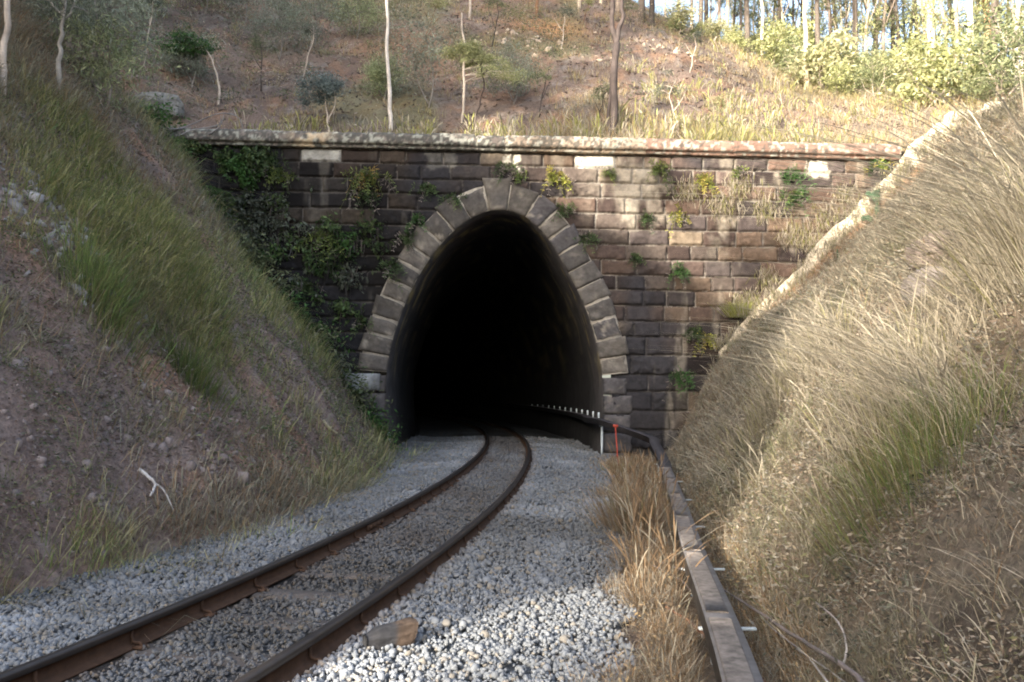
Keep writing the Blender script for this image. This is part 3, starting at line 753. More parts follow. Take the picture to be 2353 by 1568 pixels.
body = [(-W, -0.13), (W, -0.13), (W, 0.0), (W + 0.028, 0.0), (W + 0.028, 0.006), (-W - 0.004, 0.006), (-W - 0.004, -0.004), (-W, -0.004)]
me, P, s_ = ribbon(dpts, body, 'trough', M_steel); dchild('trough', me, M_steel)
# lids, each about 2 m
Pl = resample(catmull(dpts, 8), 0.05); sl = np.concatenate([[0], np.cumsum(np.linalg.norm(np.diff(Pl, axis=0), axis=1))])
x0 = 0.0; kk = 0
while x0 < sl[-1] - 0.4:
    x1 = min(x0 + 1.95, sl[-1]); m = (sl >= x0 + 0.012) & (sl <= x1 - 0.012)
    seg = Pl[m][::6]
    if len(seg) > 2:
        lw = W - 0.012
        me, _, _ = ribbon(seg + [0, 0, 0.0], [(-lw, 0.007), (lw, 0.007), (lw, 0.016), (lw - 0.01, 0.02), (-lw + 0.01, 0.02), (-lw, 0.016)], 'lid', M_lid, 0.3)
        dchild('lid', me, M_lid)
    x0 = x1; kk += 1
# support posts with cross arms that stick out to the right
for py_, px_ in ((1098, 1560), (1138, 1578), (1197, 1605), (1290, 1640), (1420, 1690), (1060, 1535)):
    c0 = on_z(px_, py_, 0.09); y = c0[1]; xd = duct_x(y)
    zg = float(H_front(xd, y)); mb = MB()
    mb.box((xd - 0.10, y - 0.014, 0.012), (xd + 0.27, y + 0.014, 0.032), bev=0.004)
    mb.box((xd - 0.02, y - 0.018, zg - 0.3), (xd + 0.02, y + 0.018, 0.011), bev=0.004)
    dchild('bracket', mb.mesh('bracket'), M_white)
# rising dark duct: from the end of the trough across the wall into the bore
end = dpts[-1]
def bore_pt(s, off, z):
    (dx, dy), a = bore(s); return np.array([cu + dx + off * math.cos(a), 20.5 + dy + off * math.sin(a), z])
rise = [end + [0.02, 0.0, -0.04], end + [0.20, 1.3, 0.05], end + [0.34, 2.9, 0.22], e1, e2, e3 + [0, 0.0, 0], bore_pt(0.9, 2.50, e3[2] + 0.02), bore_pt(3, 2.60, e3[2] + 0.03), bore_pt(8, 2.62, e3[2] + 0.05), bore_pt(16, 2.62, e3[2] + 0.1), bore_pt(26, 2.62, e3[2] + 0.15)]
hw = 0.09
me, Pr, sr = ribbon(np.array(rise), [(-hw, -0.1), (hw, -0.1), (hw, 0.03), (hw + 0.02, 0.035), (hw + 0.02, 0.045), (-hw - 0.02, 0.045), (-hw - 0.02, 0.035), (-hw, 0.03)], 'dark_duct', M_black)
dchild('dark_duct', me, material('dark_duct_steel', base=(0.045, 0.043, 0.048), attr=False, nscale=6, namp=0.3, rough=0.6))
# upright pale bracket ends above the duct inside the bore
for k in range(13):
    p = bore_pt(0.25 + 1.25 * k, 2.70, e3[2] + 0.05)
    mb = MB(); mb.box((p[0] - 0.024, p[1] - 0.012, p[2] - 0.02), (p[0] + 0.024, p[1] + 0.012, p[2] + 0.16), bev=0.005)
    mb.box((p[0] - 0.03, p[1] - 0.012, p[2] - 0.05), (p[0] + 0.10, p[1] + 0.012, p[2] - 0.021), bev=0.004)
    dchild('bracket', mb.mesh('bracket'), M_white)
# grey plates lying at the low bend
for (px_, py_, w, d) in ((1515, 1045, 0.26, 0.10), (1490, 1020, 0.2, 0.3)):
    pass

# pale pipe post under the duct end, red rod beside it
pb_ = to_ground(1383, 1050); pt = at_y(1384, 976, pb_[1])
PIPE = thing('pipe_post', tuple(pb_), 'thin pale blue-white post under the end of the dark duct at the tunnel mouth', 'post')
mb = MB(); mb.tube([(0, 0, -0.2), (0, 0, pt[2] - pb_[2] - 0.05)], 0.03, 12); obj('shaft', mb.mesh('shaft', True), M_white, PIPE)
mb = MB(); hz = pt[2] - pb_[2]
mb.tube([(-0.03, 0, hz - 0.06), (-0.03, 0, hz - 0.04), (-0.03, 0, hz + 0.01), (-0.03, 0, hz + 0.03)], [0.03, 0.048, 0.048, 0.025], 12); obj('cap', mb.mesh('cap', True), M_white, PIPE)
pr_ = to_ground(1421, 1078); prt = at_y(1414, 979, pr_[1])
ROD = thing('marker_rod', tuple(pr_), 'short red-orange rod leaning out of the grass below the dark duct', 'rod')
dz = prt - pr_
mb = MB(); mb.tube([(0, 0, -0.1), (0, 0, 0.0), tuple(dz)], 0.014, 8); obj('shaft', mb.mesh('shaft', True), M_red, ROD)
mb = MB(); mb.box((dz[0] - 0.05, dz[1] - 0.025, dz[2] - 0.03), (dz[0] + 0.06, dz[1] + 0.01, dz[2] + 0.03), bev=0.006); obj('band', mb.mesh('band'), M_red, ROD)
# small white reflector on the left jamb
p = on_wall(893.5, 1005, 0.09); mb = MB()
mb.box((p[0] - 0.042, p[1] - 0.012, p[2] - 0.12), (p[0] + 0.042, p[1] + 0.03, p[2] + 0.12), bev=0.012)
rf = thing('reflector_plate', tuple(p), 'small upright white plate at the foot of the left tunnel jamb', 'marker')
o = obj('plate', mb.mesh('plate'), M_white, rf); o.location = tuple(-p)
mb = MB()
for dz_ in (-0.08, 0.08): mb.tube([(0, -0.012, dz_), (0, -0.018, dz_)], 0.008, 8)
obj('screw', mb.mesh('screw'), M_steel, rf)

# offcut of timber on the ballast
a = on_z(838, 1487, 0.03); b = on_z(942, 1468, 0.03)
d = b - a; Lg = np.linalg.norm(d); mid = (a + b) / 2
LOG = MB(); n_ = 22; prof_r = []
tpts = np.linspace(0, 1, n_)
dirn = d / Lg; side = np.array([dirn[1], -dirn[0], 0])
sec = np.array([(-1, -0.7), (-0.55, -1), (0.55, -1), (1, -0.7), (1.02, 0.3), (0.72, 0.82), (0.1, 1.0), (-0.6, 0.85), (-1, 0.35)])
sec = resample(np.vstack([sec, sec[:1]]), 0.16)[:-1]; K = len(sec)
V = []; Cc = []
for t in tpts:
    r = (0.058 + 0.034 * t) * (0.62 + 0.38 * sstep(0, 0.25, t)) * (1 - 0.08 * sstep(0.96, 1, t))
    jit = 1 + 0.07 * vnoise(np.arange(K) * 0.9, t * 7 + np.zeros(K), 0, 501) + 0.03 * rng.uniform(-1, 1, K)
    skew = 0.03 * sec[:, 1:2] * t
    V.append(a + d * t + side * (sec[:, :1] * r * 0.92 * jit[:, None]) + dirn * skew + np.array([0, 0, 1]) * (sec[:, 1:2] * r * jit[:, None] + 0.035))
    c = lerp(np.tile([0.040, 0.040, 0.043], (K, 1)), np.array([0.070, 0.050, 0.037]), np.zeros(K) + sstep(0.45, 0.62, t + 0.07 * math.sin(t * 9)))
    Cc.append(c * (1 + 0.3 * vnoise(np.arange(K) * 1.5, t * 3 + np.zeros(K), 0, 503))[:, None])
V = np.concatenate(V); Cc = np.concatenate(Cc)
i = np.arange(n_ - 1)[:, None] * K; j = np.arange(K)[None]
q = np.stack([i + j, i + (j + 1) % K, i + K + (j + 1) % K, i + K + j], -1).reshape(-1, 4)
kk = len(V); V = np.vstack([V, V[:K].mean(0), V[-K:].mean(0)]); Cc = np.vstack([Cc, [[0.08, 0.08, 0.08]], [[0.06, 0.035, 0.02]]])
caps = [[kk, x, (x + 1) % K] for x in range(K)] + [[kk + 1, (n_ - 1) * K + (x + 1) % K, (n_ - 1) * K + x] for x in range(K)]
me = make_mesh('timber', V - mid, [q, np.array(caps)], Cc)
o = obj('timber_offcut', me, M_wood); o.location = mid
tag(o, 'short broken timber offcut, half dark and half brown, lying on the ballast beside the rail', 'timber')

# ------------------------------------------------------------------ bare sunlit path strip on the crest of the right bank
edge_px = [(1655, 812, 20.2), (1700, 770, 20.1), (1800, 668, 19.9), (1870, 606, 19.8), (1930, 545, 19.7), (1990, 488, 19.6), (2060, 415, 19.5), (2130, 350, 19.6), (2200, 302, 20.0), (2270, 272, 20.6), (2353, 250, 21.4), (2450, 235, 22.4)]
E_ = np.array([at_y(*e) for e in edge_px])
E_ = resample(catmull(E_, 8), 0.12)
wd = np.interp(np.linspace(0, 1, len(E_)), [0, 0.25, 0.6, 1], [0.06, 0.30, 0.46, 0.6])
E_[:, 2] = np.maximum(E_[:, 2], np.where(E_[:, 0] > 10.5, H_all(E_[:, 0], E_[:, 1]) + 0.14, -9))
wd = wd * (1 + 0.55 * fbm(E_[:, 0] * 1.6, E_[:, 1] * 0 + 3, 0, 607)); E_[:, 2] += 0.07 * fbm(E_[:, 0] * 2.2, E_[:, 1] * 0, 0, 609)
away = np.array([-0.50, 0.55, 0.52]); away /= np.linalg.norm(away)
nA = 9; rows = []; cc = []
for j in range(nA):
    f_ = j / (nA - 1)
    off = away * wd[:, None] * f_ + np.array([0, 0, 1]) * (0.03 * np.sin(f_ * math.pi))
    p = E_ + off; p[:, 2] += 0.035 * fbm(p[:, 0] * 4, p[:, 1] * 4 + j, 0, 601)
    rows.append(p); cc.append(np.array([[0.62, 0.54, 0.41]]) * (1 + 0.15 * fbm(p[:, 0] * 6, p[:, 2] * 6, 0, 603))[:, None])
# brown cut face under the lip, then tucked into the bank
f1 = E_ + np.array([0.03, -0.05, -0.11]); f2 = E_ + np.array([0.22, -0.10, -0.22]); f3 = E_ + np.array([0.5, -0.2, -1.2])
rows = [f3, f2, f1] + rows; br = np.array([[0.23, 0.15, 0.095]])
cc = [br * np.ones((len(E_), 1)), br * (1 + 0.3 * fbm(E_[:, 0:1] * 5, E_[:, 1:2] * 5, 0, 605)), br * 1.2 * np.ones((len(E_), 1))] + cc
bk = rows[-1] + np.array([0.3, 0.5, -1.2]); rows.append(bk); cc.append(cc[-1] * 0.6)
V = np.stack(rows); m_ = len(E_)
i = np.arange(len(rows) - 1)[:, None] * m_ + np.arange(m_ - 1)[None]
q = np.stack([i, i + m_, i + m_ + 1, i + 1], -1).reshape(-1, 4)
tag(obj('path', make_mesh('path', V.reshape(-1, 3), q, np.concatenate([c.reshape(-1, 3) for c in cc]), True), M_soil), kind='structure')

# ------------------------------------------------------------------ vegetation helpers
def blades(P, h, w, lean, col, droop=0.35, tipcol=None):
    """grass blades: 5 vertices each, a quad and a tip triangle"""
    n = len(P); a = rng.uniform(0, 2 * math.pi, n)
    s = np.stack([np.cos(a), np.sin(a), np.zeros(n)], 1) * (w / 2)[:, None]
    L3 = np.concatenate([lean, np.zeros((n, 1))], 1) * h[:, None]
    ll = np.linalg.norm(lean, axis=1)
    up = np.array([0, 0, 1.0])
    mid = P + up * (h * 0.58)[:, None] + L3 * 0.36
    tip = P + up * (h * (1.0 - droop * np.minimum(ll, 1.3)))[:, None] + L3
    V = np.stack([P - s, P + s, mid + s * 0.75, mid - s * 0.75, tip], 1).reshape(-1, 3)
    b = np.arange(n)[:, None] * 5
    q = b + np.array([[0, 1, 2, 3]]); t = b + np.array([[3, 2, 4]])
    c = np.repeat(col[:, None], 5, 1)
    c[:, :2] *= 0.9
    if tipcol is not None: c[:, 4] = tipcol
    return V, q, t, c.reshape(-1, 3)
STRAW = np.array([0.31, 0.272, 0.205]); STRAW2 = np.array([0.40, 0.36, 0.28]); OLIVE = np.array([0.20, 0.19, 0.085]); GREEN = np.array([0.12, 0.165, 0.055]); BROWN = np.array([0.22, 0.15, 0.09]); GREYG = np.array([0.23, 0.215, 0.16])
def mixcol(n, cols, w):
    cols = np.array(cols); k = rng.choice(len(cols), n, p=np.array(w) / sum(w))
    return cols[k] * rng.uniform(0.65, 1.25, (n, 1))
def scatter(n, x0, x1, y0, y1):
    return rng.uniform(x0, x1, n), rng.uniform(y0, y1, n)
def tufted(x, y, hf, per, spread):
    """turn tuft centres into blade roots"""
    n = len(x); X = np.repeat(x, per) + rng.normal(0, spread, n * per); Y = np.repeat(y, per) + rng.normal(0, spread, n * per)
    out = np.stack([X - np.repeat(x, per), Y - np.repeat(y, per)], 1) / max(spread, 1e-3)
    return X, Y, out

def grass_field(name, label, sets, kind='stuff', cat='grass'):
    mb = MB()
    for st in sets:
        mb.add(*st)
    o = obj(name, mb.mesh(name), M_grass); tag(o, label, cat, kind=kind); return o

# ---- left bank
sets = []
for (y0, y1, n, hh, ww) in ((4.5, 8, 2600, 0.26, 0.007), (8, 13, 5600, 0.32, 0.010), (13, 20.2, 6500, 0.36, 0.015)):
    x, y = scatter(n * 3, -15, -2.3, y0, y1); z = H_front(x, y)
    d = foot_l(y) - x
    nn = fbm(x * 0.7, y * 0.7, z * 0.7, 701)
    gr = sstep(1.6, 3.0, z + 0.9 * nn) * (1 - 0.65 * sstep(6.5, 9.0, z)) + 0.8 * np.exp(-((d - 0.12) / 0.18) ** 2)
    gr = gr * (1 - 0.75 * sstep(0.05, 0.3, fbm(x * 0.45 + 9, y * 0.45, z * 0.4, 703)) * (d > 0.5)) + 0.10
    gr = gr * (0.35 + 0.65 * sstep(-0.3, 0.05, fbm(x * 1.3, y * 1.3, 0, 707)))
    bare = np.exp(-(((x + 7.4) / 1.3) ** 2 + ((z - 4.9) / 1.0) ** 2) * (y < 13))
    k = (rng.random(len(x)) < gr * (1 - 0.8 * bare)) & (np.abs(x) < 0.72 * y + 0.8)
    x, y = x[k], y[k]; per = 12
    X, Y, out = tufted(x, y, None, per, 0.055 if y1 < 9 else 0.09)
    Z = H_front(X, Y) - 0.02
    N = len(X); ww = np.interp(Y, [5, 20], [0.006, 0.016]); hgt = np.interp(Y, [5, 20], [0.27, 0.46]) * rng.uniform(0.35, 1.3, N) * np.repeat(rng.uniform(0.5, 1.4, len(x)), per)
    greeny = np.repeat(sstep(-0.25, 0.35, fbm(x * 0.6, y * 0.6, 0, 705) + 0.5 * np.exp(-((H_front(x, y) - 3.4) / 1.5) ** 2)), per)
    c = lerp(mixcol(N, [STRAW * 1.0, BROWN * 1.5, GREYG * 1.4], [2, 2, 3]), mixcol(N, [GREEN * 1.5, OLIVE * 1.8, OLIVE * 2.0, STRAW], [2, 2, 2, 1]), greeny)
    lean = out * 0.55 + rng.normal(0, 0.45, (N, 2)) + np.array([0.22, 0.0])
    sets.append(blades(np.stack([X, Y, Z], 1), hgt, ww * rng.uniform(0.6, 1.3, N), lean, c, 0.5))
grass_field('bank_grass', 'olive and brown grass covering the shaded left bank', sets)

# ---- right bank
sets = []
for (y0, y1, n, hh, ww) in ((2.2, 4.2, 6500, 0.20, 0.0035), (4.2, 7, 3400, 0.30, 0.005), (7, 12, 4200, 0.40, 0.008), (12, 20.0, 4600, 0.42, 0.013)):
    x, y = scatter(n * 2, 1.0, 16, y0, y1)
    k = (x > foot_r(y) - 0.15) & (np.abs(x) < 0.72 * y + 0.6); x, y = x[k], y[k]
    z = H_front(x, y)
    gr = 0.55 + 1.5 * fbm(x * 1.0, y * 1.0, z * 1.0, 711)
    gr = np.where(y < 6, np.maximum(gr, 0.25), np.maximum(gr, 0.08))
    k = rng.random(len(x)) < gr; x, y = x[k], y[k]; per = 15
    X, Y, out = tufted(x, y, None, per, 0.035 if y1 < 5 else (0.06 if y1 < 8 else 0.09))
    Z = H_front(X, Y) - 0.02
    N = len(X); tn = np.repeat(rng.uniform(0.5, 1.35, len(x)), per)
    ww = np.interp(Y, [3, 5, 10, 20], [0.003, 0.0045, 0.008, 0.014]); hgt = np.interp(Y, [2.5, 5, 10, 17, 20], [0.10, 0.16, 0.26, 0.30, 0.20]) * rng.uniform(0.3, 1.3, N) * tn
    g2 = np.repeat(sstep(0.0, 0.4, fbm(x * 0.7 + 3, y * 0.7, 0, 713)) * 0.55, per)
    c = lerp(mixcol(N, [STRAW, STRAW2, BROWN * 1.2, GREYG * 1.1], [3, 2, 2, 5]), mixcol(N, [OLIVE, GREEN * 1.3, STRAW * 0.8], [3, 1, 2]), g2)
    lean = out * 0.6 + rng.normal(0, 0.55, (N, 2)) + np.repeat(rng.normal(0, 0.35, (len(x), 2)), per, 0) + np.array([-0.22, -0.05])
    sets.append(blades(np.stack([X, Y, Z], 1), hgt, ww * rng.uniform(0.6, 1.3, N), lean, c, 0.5))
grass_field('dry_grass', 'dry straw-coloured grass covering the right bank', sets)

# ---- strip between the ballast and the duct, and on both sides of the duct
sets = []
for (y0, y1, n, hh, ww) in ((2.6, 6.5, 4600, 0.15, 0.0034), (6.5, 12, 3000, 0.19, 0.006), (12, 20, 1900, 0.24, 0.011)):
    y = rng.uniform(y0, y1, n); a = rng.random(n) ** 0.8
    lo, hi = bal_r(y) + 0.05 + 0.22 * vnoise(y * 1.7, y * 0, 0, 721) + 0.14 * vnoise(y * 5, y * 0, 0, 723), foot_r(y) + 0.1
    x = lo + (hi - lo) * a
    dd = np.abs(x - duct_x(y)); k = (dd > 0.15) & (fbm(x * 2.2, y * 1.6, 0, 725) > -0.22) & (rng.random(n) < 0.35 + 0.65 * (x < duct_x(y))); x, y = x[k], y[k]; per = 14
    X, Y, out = tufted(x, y, None, per, 0.03 if y1 < 7 else 0.06)
    k = np.abs(X - duct_x(Y)) > 0.125; X, Y, out = X[k], Y[k], out[k]
    Z = H_front(X, Y) - 0.02; N = len(X)
    ww = np.interp(Y, [3, 8, 20], [0.003, 0.006, 0.012]); hgt = np.interp(Y, [3, 8, 13, 20], [0.12, 0.17, 0.18, 0.13]) * rng.uniform(0.3, 1.35, N) * np.repeat(rng.uniform(0.3, 1.7, n)[:len(x)], per)[:len(k)][k]
    c = mixcol(N, [STRAW * 1.05, STRAW2, BROWN * 1.3, np.array([0.34, 0.225, 0.12]), BROWN * 0.7], [3, 2, 3, 2, 2])
    lean = out * 0.35 + rng.normal(0, 0.6, (N, 2)) + np.array([-0.1, -0.08]) * 1.0
    sets.append(blades(np.stack([X, Y, Z], 1), hgt, ww * rng.uniform(0.6, 1.3, N), lean, c, 0.4))
grass_field('verge_grass', 'golden dry grass between the ballast and the cable duct', sets)

# ---- hill above the coping
sets = []
n = 15000; x, y = scatter(n, -16, 24, 21, 46); v = y - wall_y(x)
fr = np.exp(-((v - 1.3) / 1.3) ** 2) * (0.45 + 0.55 * sstep(-3, 1, x)) * (0.7 + 0.6 * vnoise(x * 0.9, y * 0.9, 0, 737))
cover = fr * 1.1 + 0.12 + 0.5 * sstep(7, 12, x) * sstep(0, 0.3, fbm(x * 0.5, y * 0.5, 0, 731) + 0.15) + 0.35 * sstep(0.1, 0.4, fbm(x * 0.35, y * 0.35, 0, 733))
k = (rng.random(n) < cover) & (v > 0.7); x, y, v, fr = x[k], y[k], v[k], fr[k]; per = 16
X, Y, out = tufted(x, y, None, per, 0.14); Z = H_back(X, Y) - 0.03; N = len(X)
tall = np.repeat(0.26 + 0.62 * np.clip(fr, 0, 1) * sstep(-4, 3, x) + 0.15 * sstep(8, 14, x), per)
hgt = tall * rng.uniform(0.4, 1.35, N)
g = np.repeat(sstep(-0.1, 0.4, fbm(x * 0.5, y * 0.5, 0, 735) + 0.15 * fr), per) * 0.6
c = lerp(mixcol(N, [STRAW * 1.1, STRAW2, BROWN * 1.5, np.array([0.42, 0.33, 0.17])], [3, 2, 2, 3]), mixcol(N, [OLIVE * 1.4, np.array([0.30, 0.29, 0.11])], [1, 1]), g)
lean = out * 0.3 + rng.normal(0, 0.2, (N, 2)) + np.array([0.0, -0.1])
sets.append(blades(np.stack([X, Y, Z], 1), hgt, 0.018 * rng.uniform(0.6, 1.3, N), lean, c, 0.4))
grass_field('hill_grass', 'pale dry grass growing on the hillside above the coping', sets)

# ---- leaf litter
def litter(x, y, H, size, cols, wts):
    n = len(x); z = H(x, y) + 0.012
    M = rot_mats(n) ; e1 = M[:, 0] * np.array([1, 1, 0.45]); e2 = M[:, 1] * np.array([1, 1, 0.45])
    P = np.stack([x, y, z + 0.01], 1); s = size[:, None]
    V = np.stack([P - e1 * s, P + e2 * s * 0.32, P + e1 * s, P - e2 * s * 0.32], 1).reshape(-1, 3)
    q = np.arange(n)[:, None] * 4 + np.array([[0, 1, 2, 3]])
    return V, q, None, np.repeat(mixcol(n, cols, wts), 4, 0)
mb = MB()
LC = [[0.27, 0.21, 0.175], [0.16, 0.12, 0.10], [0.36, 0.31, 0.26], [0.22, 0.145, 0.105], [0.085, 0.066, 0.062]]
LW = [3, 5, 1.5, 3, 4]
for (y0, y1, n, s) in ((4.5, 8, 42000, 0.020), (8, 13, 40000, 0.030), (13, 20, 30000, 0.042)):
    x, y = scatter(n, -14, -2.5, y0, y1); k = (x < foot_l(y)) & (np.abs(x) < 0.72 * y + 0.6); x, y = x[k], y[k]
    mb.add(*litter(x, y, H_front, s * rng.uniform(0.5, 1.6, len(x)), LC, LW))
for (y0, y1, n, s) in ((2.2, 6, 40000, 0.014), (6, 12, 26000, 0.026), (12, 20, 12000, 0.04)):
    x, y = scatter(n, 0.4, 14, y0, y1); k = (x > bal_r(y)) & (np.abs(x - duct_x(y)) > 0.13) & (np.abs(x) < 0.72 * y + 0.6); x, y = x[k], y[k]
    mb.add(*litter(x, y, H_front, s * rng.uniform(0.5, 1.6, len(x)), [[0.33, 0.275, 0.205], [0.24, 0.175, 0.12], [0.12, 0.09, 0.07], [0.20, 0.18, 0.15]], [2, 3, 3, 2]))
x, y = scatter(42000, -18, 24, 21.3, 46); mb.add(*litter(x, y, H_back, 0.075 * rng.uniform(0.4, 1.7, len(x)), LC, LW))
tag(obj('leaf_litter', mb.mesh('leaf_litter'), M_leaf), 'fallen brown and grey leaves scattered over the banks and the hillside', 'leaf litter', kind='stuff')

# ---- stones on the banks
P = []; sz = []; cl = []
def rubble(n, cx, cy, sx, sy, s0, col, H=H_front):
    x = rng.normal(cx, sx, n); y = rng.normal(cy, sy, n)
    sz.append(s0 * np.exp(rng.normal(-0.3, 0.5, n))); P.append(np.stack([x, y, H(x, y) - sz[-1] * 0.35], 1)); cl.append(np.array([col]) * rng.uniform(0.6, 1.2, (n, 1)))
for (px, py) in ((60, 440), (120, 480), (180, 560), (30, 410), (230, 590)):
    g_ = to_ground(px, py); rubble(70, g_[0], g_[1], 0.36, 0.42, 0.055, (0.30, 0.285, 0.28))
for (px, py) in ((40, 1040), (250, 900), (300, 950), (350, 990), (380, 940), (430, 1030), (200, 1000), (450, 970), (560, 1000), (640, 980), (120, 1120), (480, 1120)):
    g_ = to_ground(px, py); rubble(40, g_[0], g_[1], 0.32, 0.5, 0.042, (0.225, 0.185, 0.17))
for (px, py) in ((1300, 120), (1500, 105), (1700, 120), (1850, 205), (1950, 230), (1200, 90)):
    g_ = hill_at(px, py); rubble(30, g_[0], g_[1], 1.0, 0.5, 0.10, (0.42, 0.34, 0.26), H_back)
P = np.concatenate(P); v, f, c = stones(P, np.concatenate(sz), np.concatenate(cl))
tag(obj('rubble', make_mesh('rubble', v, f, c), M_stone), 'loose pale stones lying on the banks and hillside', 'rubble', kind='stuff')

# ------------------------------------------------------------------ trees, saplings, shrubs
def leaves(mb, P, size, cols, wts, droop=0.5, ratio=0.28):
    n = len(P); a = rng.uniform(0, 2 * math.pi, n)
    el = rng.normal(-droop, 0.5, n)
    e1 = np.stack([np.cos(a) * np.cos(el), np.sin(a) * np.cos(el), np.sin(el)], 1)
    e2 = np.cross(e1, rng.normal(size=(n, 3))); e2 /= np.linalg.norm(e2, axis=1)[:, None] + 1e-9
    s = size[:, None]
    V = np.stack([P, P + e1 * s * 0.5 + e2 * s * ratio * 0.5, P + e1 * s, P + e1 * s * 0.5 - e2 * s * ratio * 0.5], 1).reshape(-1, 3)
    q = np.arange(n)[:, None] * 4 + np.array([[0, 1, 2, 3]])
    mb.add(V, q, None, np.repeat(mixcol(n, cols, wts), 4, 0))
YG = [[0.30, 0.31, 0.14], [0.22, 0.24, 0.11], [0.40, 0.39, 0.22]]
EU = [[0.10, 0.12, 0.06], [0.15, 0.17, 0.09], [0.21, 0.22, 0.12]]
GG = [[0.10, 0.115, 0.085], [0.14, 0.155, 0.12], [0.08, 0.09, 0.06]]
BG = [[0.14, 0.18, 0.17], [0.19, 0.23, 0.22], [0.10, 0.13, 0.12]]
GN = [[0.05, 0.12, 0.03], [0.07, 0.15, 0.04], [0.04, 0.08, 0.025]]
def wobble(pts, amp, n=4):
    P = catmull(np.array(pts, float), n); k = np.arange(len(P))
    ph_ = rng.uniform(0, 99)
    w = np.stack([vnoise(k * 0.6 + ph_, k * 0, 0, 801), vnoise(k * 0.6 + ph_, k * 0, 5, 803), 0 * k], 1) * amp
    w[0] = 0; return P + w
def tree(name, label, cat, base, trunks, bark, crown, group=None, wob=0.03, nseg=8):
    """trunks: list of (points relative to base, r0, r1); crown: list of (centre rel, radius(3), n_clumps, n_leaves, leaf size, palette, droop, ratio)"""
    T = thing(name, tuple(map(float, base)), label, cat, group)
    mb = MB(); tips = []
    for k_, (pts, r0, r1) in enumerate(trunks):
        P = wobble(pts, wob); r = np.linspace(r0, r1, len(P)); 
        if k_ == 0: r[0] *= 1.25
        cc = np.array(bark)[None] * (1 + 0.25 * rng.uniform(-1, 1, (len(P), 1)))
        mb.tube(P, r, nseg, cc, rough=0.06); tips.append(P)
    obj('trunk', mb.mesh('trunk', True), M_bark, T)
    if crown:
        br = MB(); cm = MB()
        allp = np.concatenate(tips)
        for (c, rad, nc, nl, ls, pal, dr, ra) in crown:
            c = np.array(c, float); rad = np.array(rad, float) * np.ones(3)
            for k_ in range(nc):
                u = rng.normal(size=3); u /= np.linalg.norm(u); cc = c + u * rad * rng.uniform(0.25, 1.0)
                dist = np.linalg.norm(allp - cc, axis=1) + 0.8 * np.maximum(allp[:, 2] - cc[2], 0)
                a = allp[np.argmin(dist)]
                midp = (a + cc) / 2 + rng.normal(0, 0.05, 3) * np.linalg.norm(cc - a) + np.array([0, 0, 0.1]) * np.linalg.norm(cc - a)
                rr = min(trunks[0][1] * 0.35, 0.02 + 0.012 * np.linalg.norm(cc - a))
                br.tube([a, midp, cc], [rr, rr * 0.6, rr * 0.25], 5, bark, cap=False)
                cr = rad * rng.uniform(0.18, 0.5)
                Pn = cc + rng.normal(size=(nl, 3)) * cr * 0.55
                leaves(cm, Pn, ls * rng.uniform(0.6, 1.3, nl), np.array(pal) * rng.uniform(0.75, 1.25), [2, 2, 1], dr, ra)
        obj('branches', br.mesh('branches'), M_bark, T)
        obj('crown', cm.mesh('crown'), M_leaf, T)
    return T
def copy_tree(o, loc, rz, sc, label=None, parent=None):
    c = o.copy(); C.objects.link(c)
    if parent is None:
        c.location = loc; c.rotation_euler = (0, 0, rz); c.scale = (sc, sc, sc)
        if label: c['label'] = label
    else: c.parent = parent
    for ch in list(o.children): copy_tree(ch, None, 0, 1, None, c)
    return c
def rel(px, py, Y, base): return tuple(at_y(px, py, Y) - np.array(base))
WHITE = (0.52, 0.47, 0.42); PALE = (0.42, 0.36, 0.30); DARK = (0.055, 0.045, 0.04); BRN = (0.17, 0.10, 0.06)
# 1 slim white trunk left of centre
b = hill_at(898, 300); Y = b[1]
tree('gum_tree', 'tall slim white-trunked gum standing bare just behind the coping left of centre', 'tree', b,
     [([(0, 0, -0.2), rel(896, 250, Y, b), rel(893, 180, Y, b), rel(888, 120, Y, b), rel(891, 60, Y, b), rel(888, 0, Y, b), rel(886, -120, Y, b), rel(880, -300, Y, b), rel(886, -420, Y, b)], 0.065, 0.03)],
     WHITE, [(rel(886, -430, Y, b), (1.4, 1.4, 1.2), 12, 130, 0.13, EU, 0.9, 0.2)], wob=0.02)
# 2 forked dark trunk
b = hill_at(1408, 318); Y = b[1]
tree('forked_tree', 'dark-barked tree behind the coping whose trunk forks into two upright stems', 'tree', b,
     [([(0, 0, -0.2), rel(1411, 250, Y, b), rel(1412, 170, Y, b), rel(1418, 100, Y, b)], 0.115, 0.105),
      ([rel(1418, 105, Y, b), rel(1408, 65, Y, b), rel(1407, 30, Y, b), rel(1404, -30, Y, b), rel(1390, -200, Y, b), rel(1380, -380, Y, b)], 0.085, 0.04),
      ([rel(1417, 108, Y, b), rel(1420, 70, Y, b), rel(1431, 40, Y, b), rel(1430, 0, Y, b), rel(1445, -180, Y, b), rel(1460, -330, Y, b)], 0.08, 0.035),
      ([(-0.09, 0.05, -0.2), rel(1398, 260, Y, b), rel(1405, 200, Y, b), rel(1409, 150, Y, b)], 0.055, 0.04)],
     (0.075, 0.06, 0.055), [(rel(1420, -400, Y, b), (2.6, 2.2, 1.8), 22, 150, 0.15, EU, 0.8, 0.22)], wob=0.02)
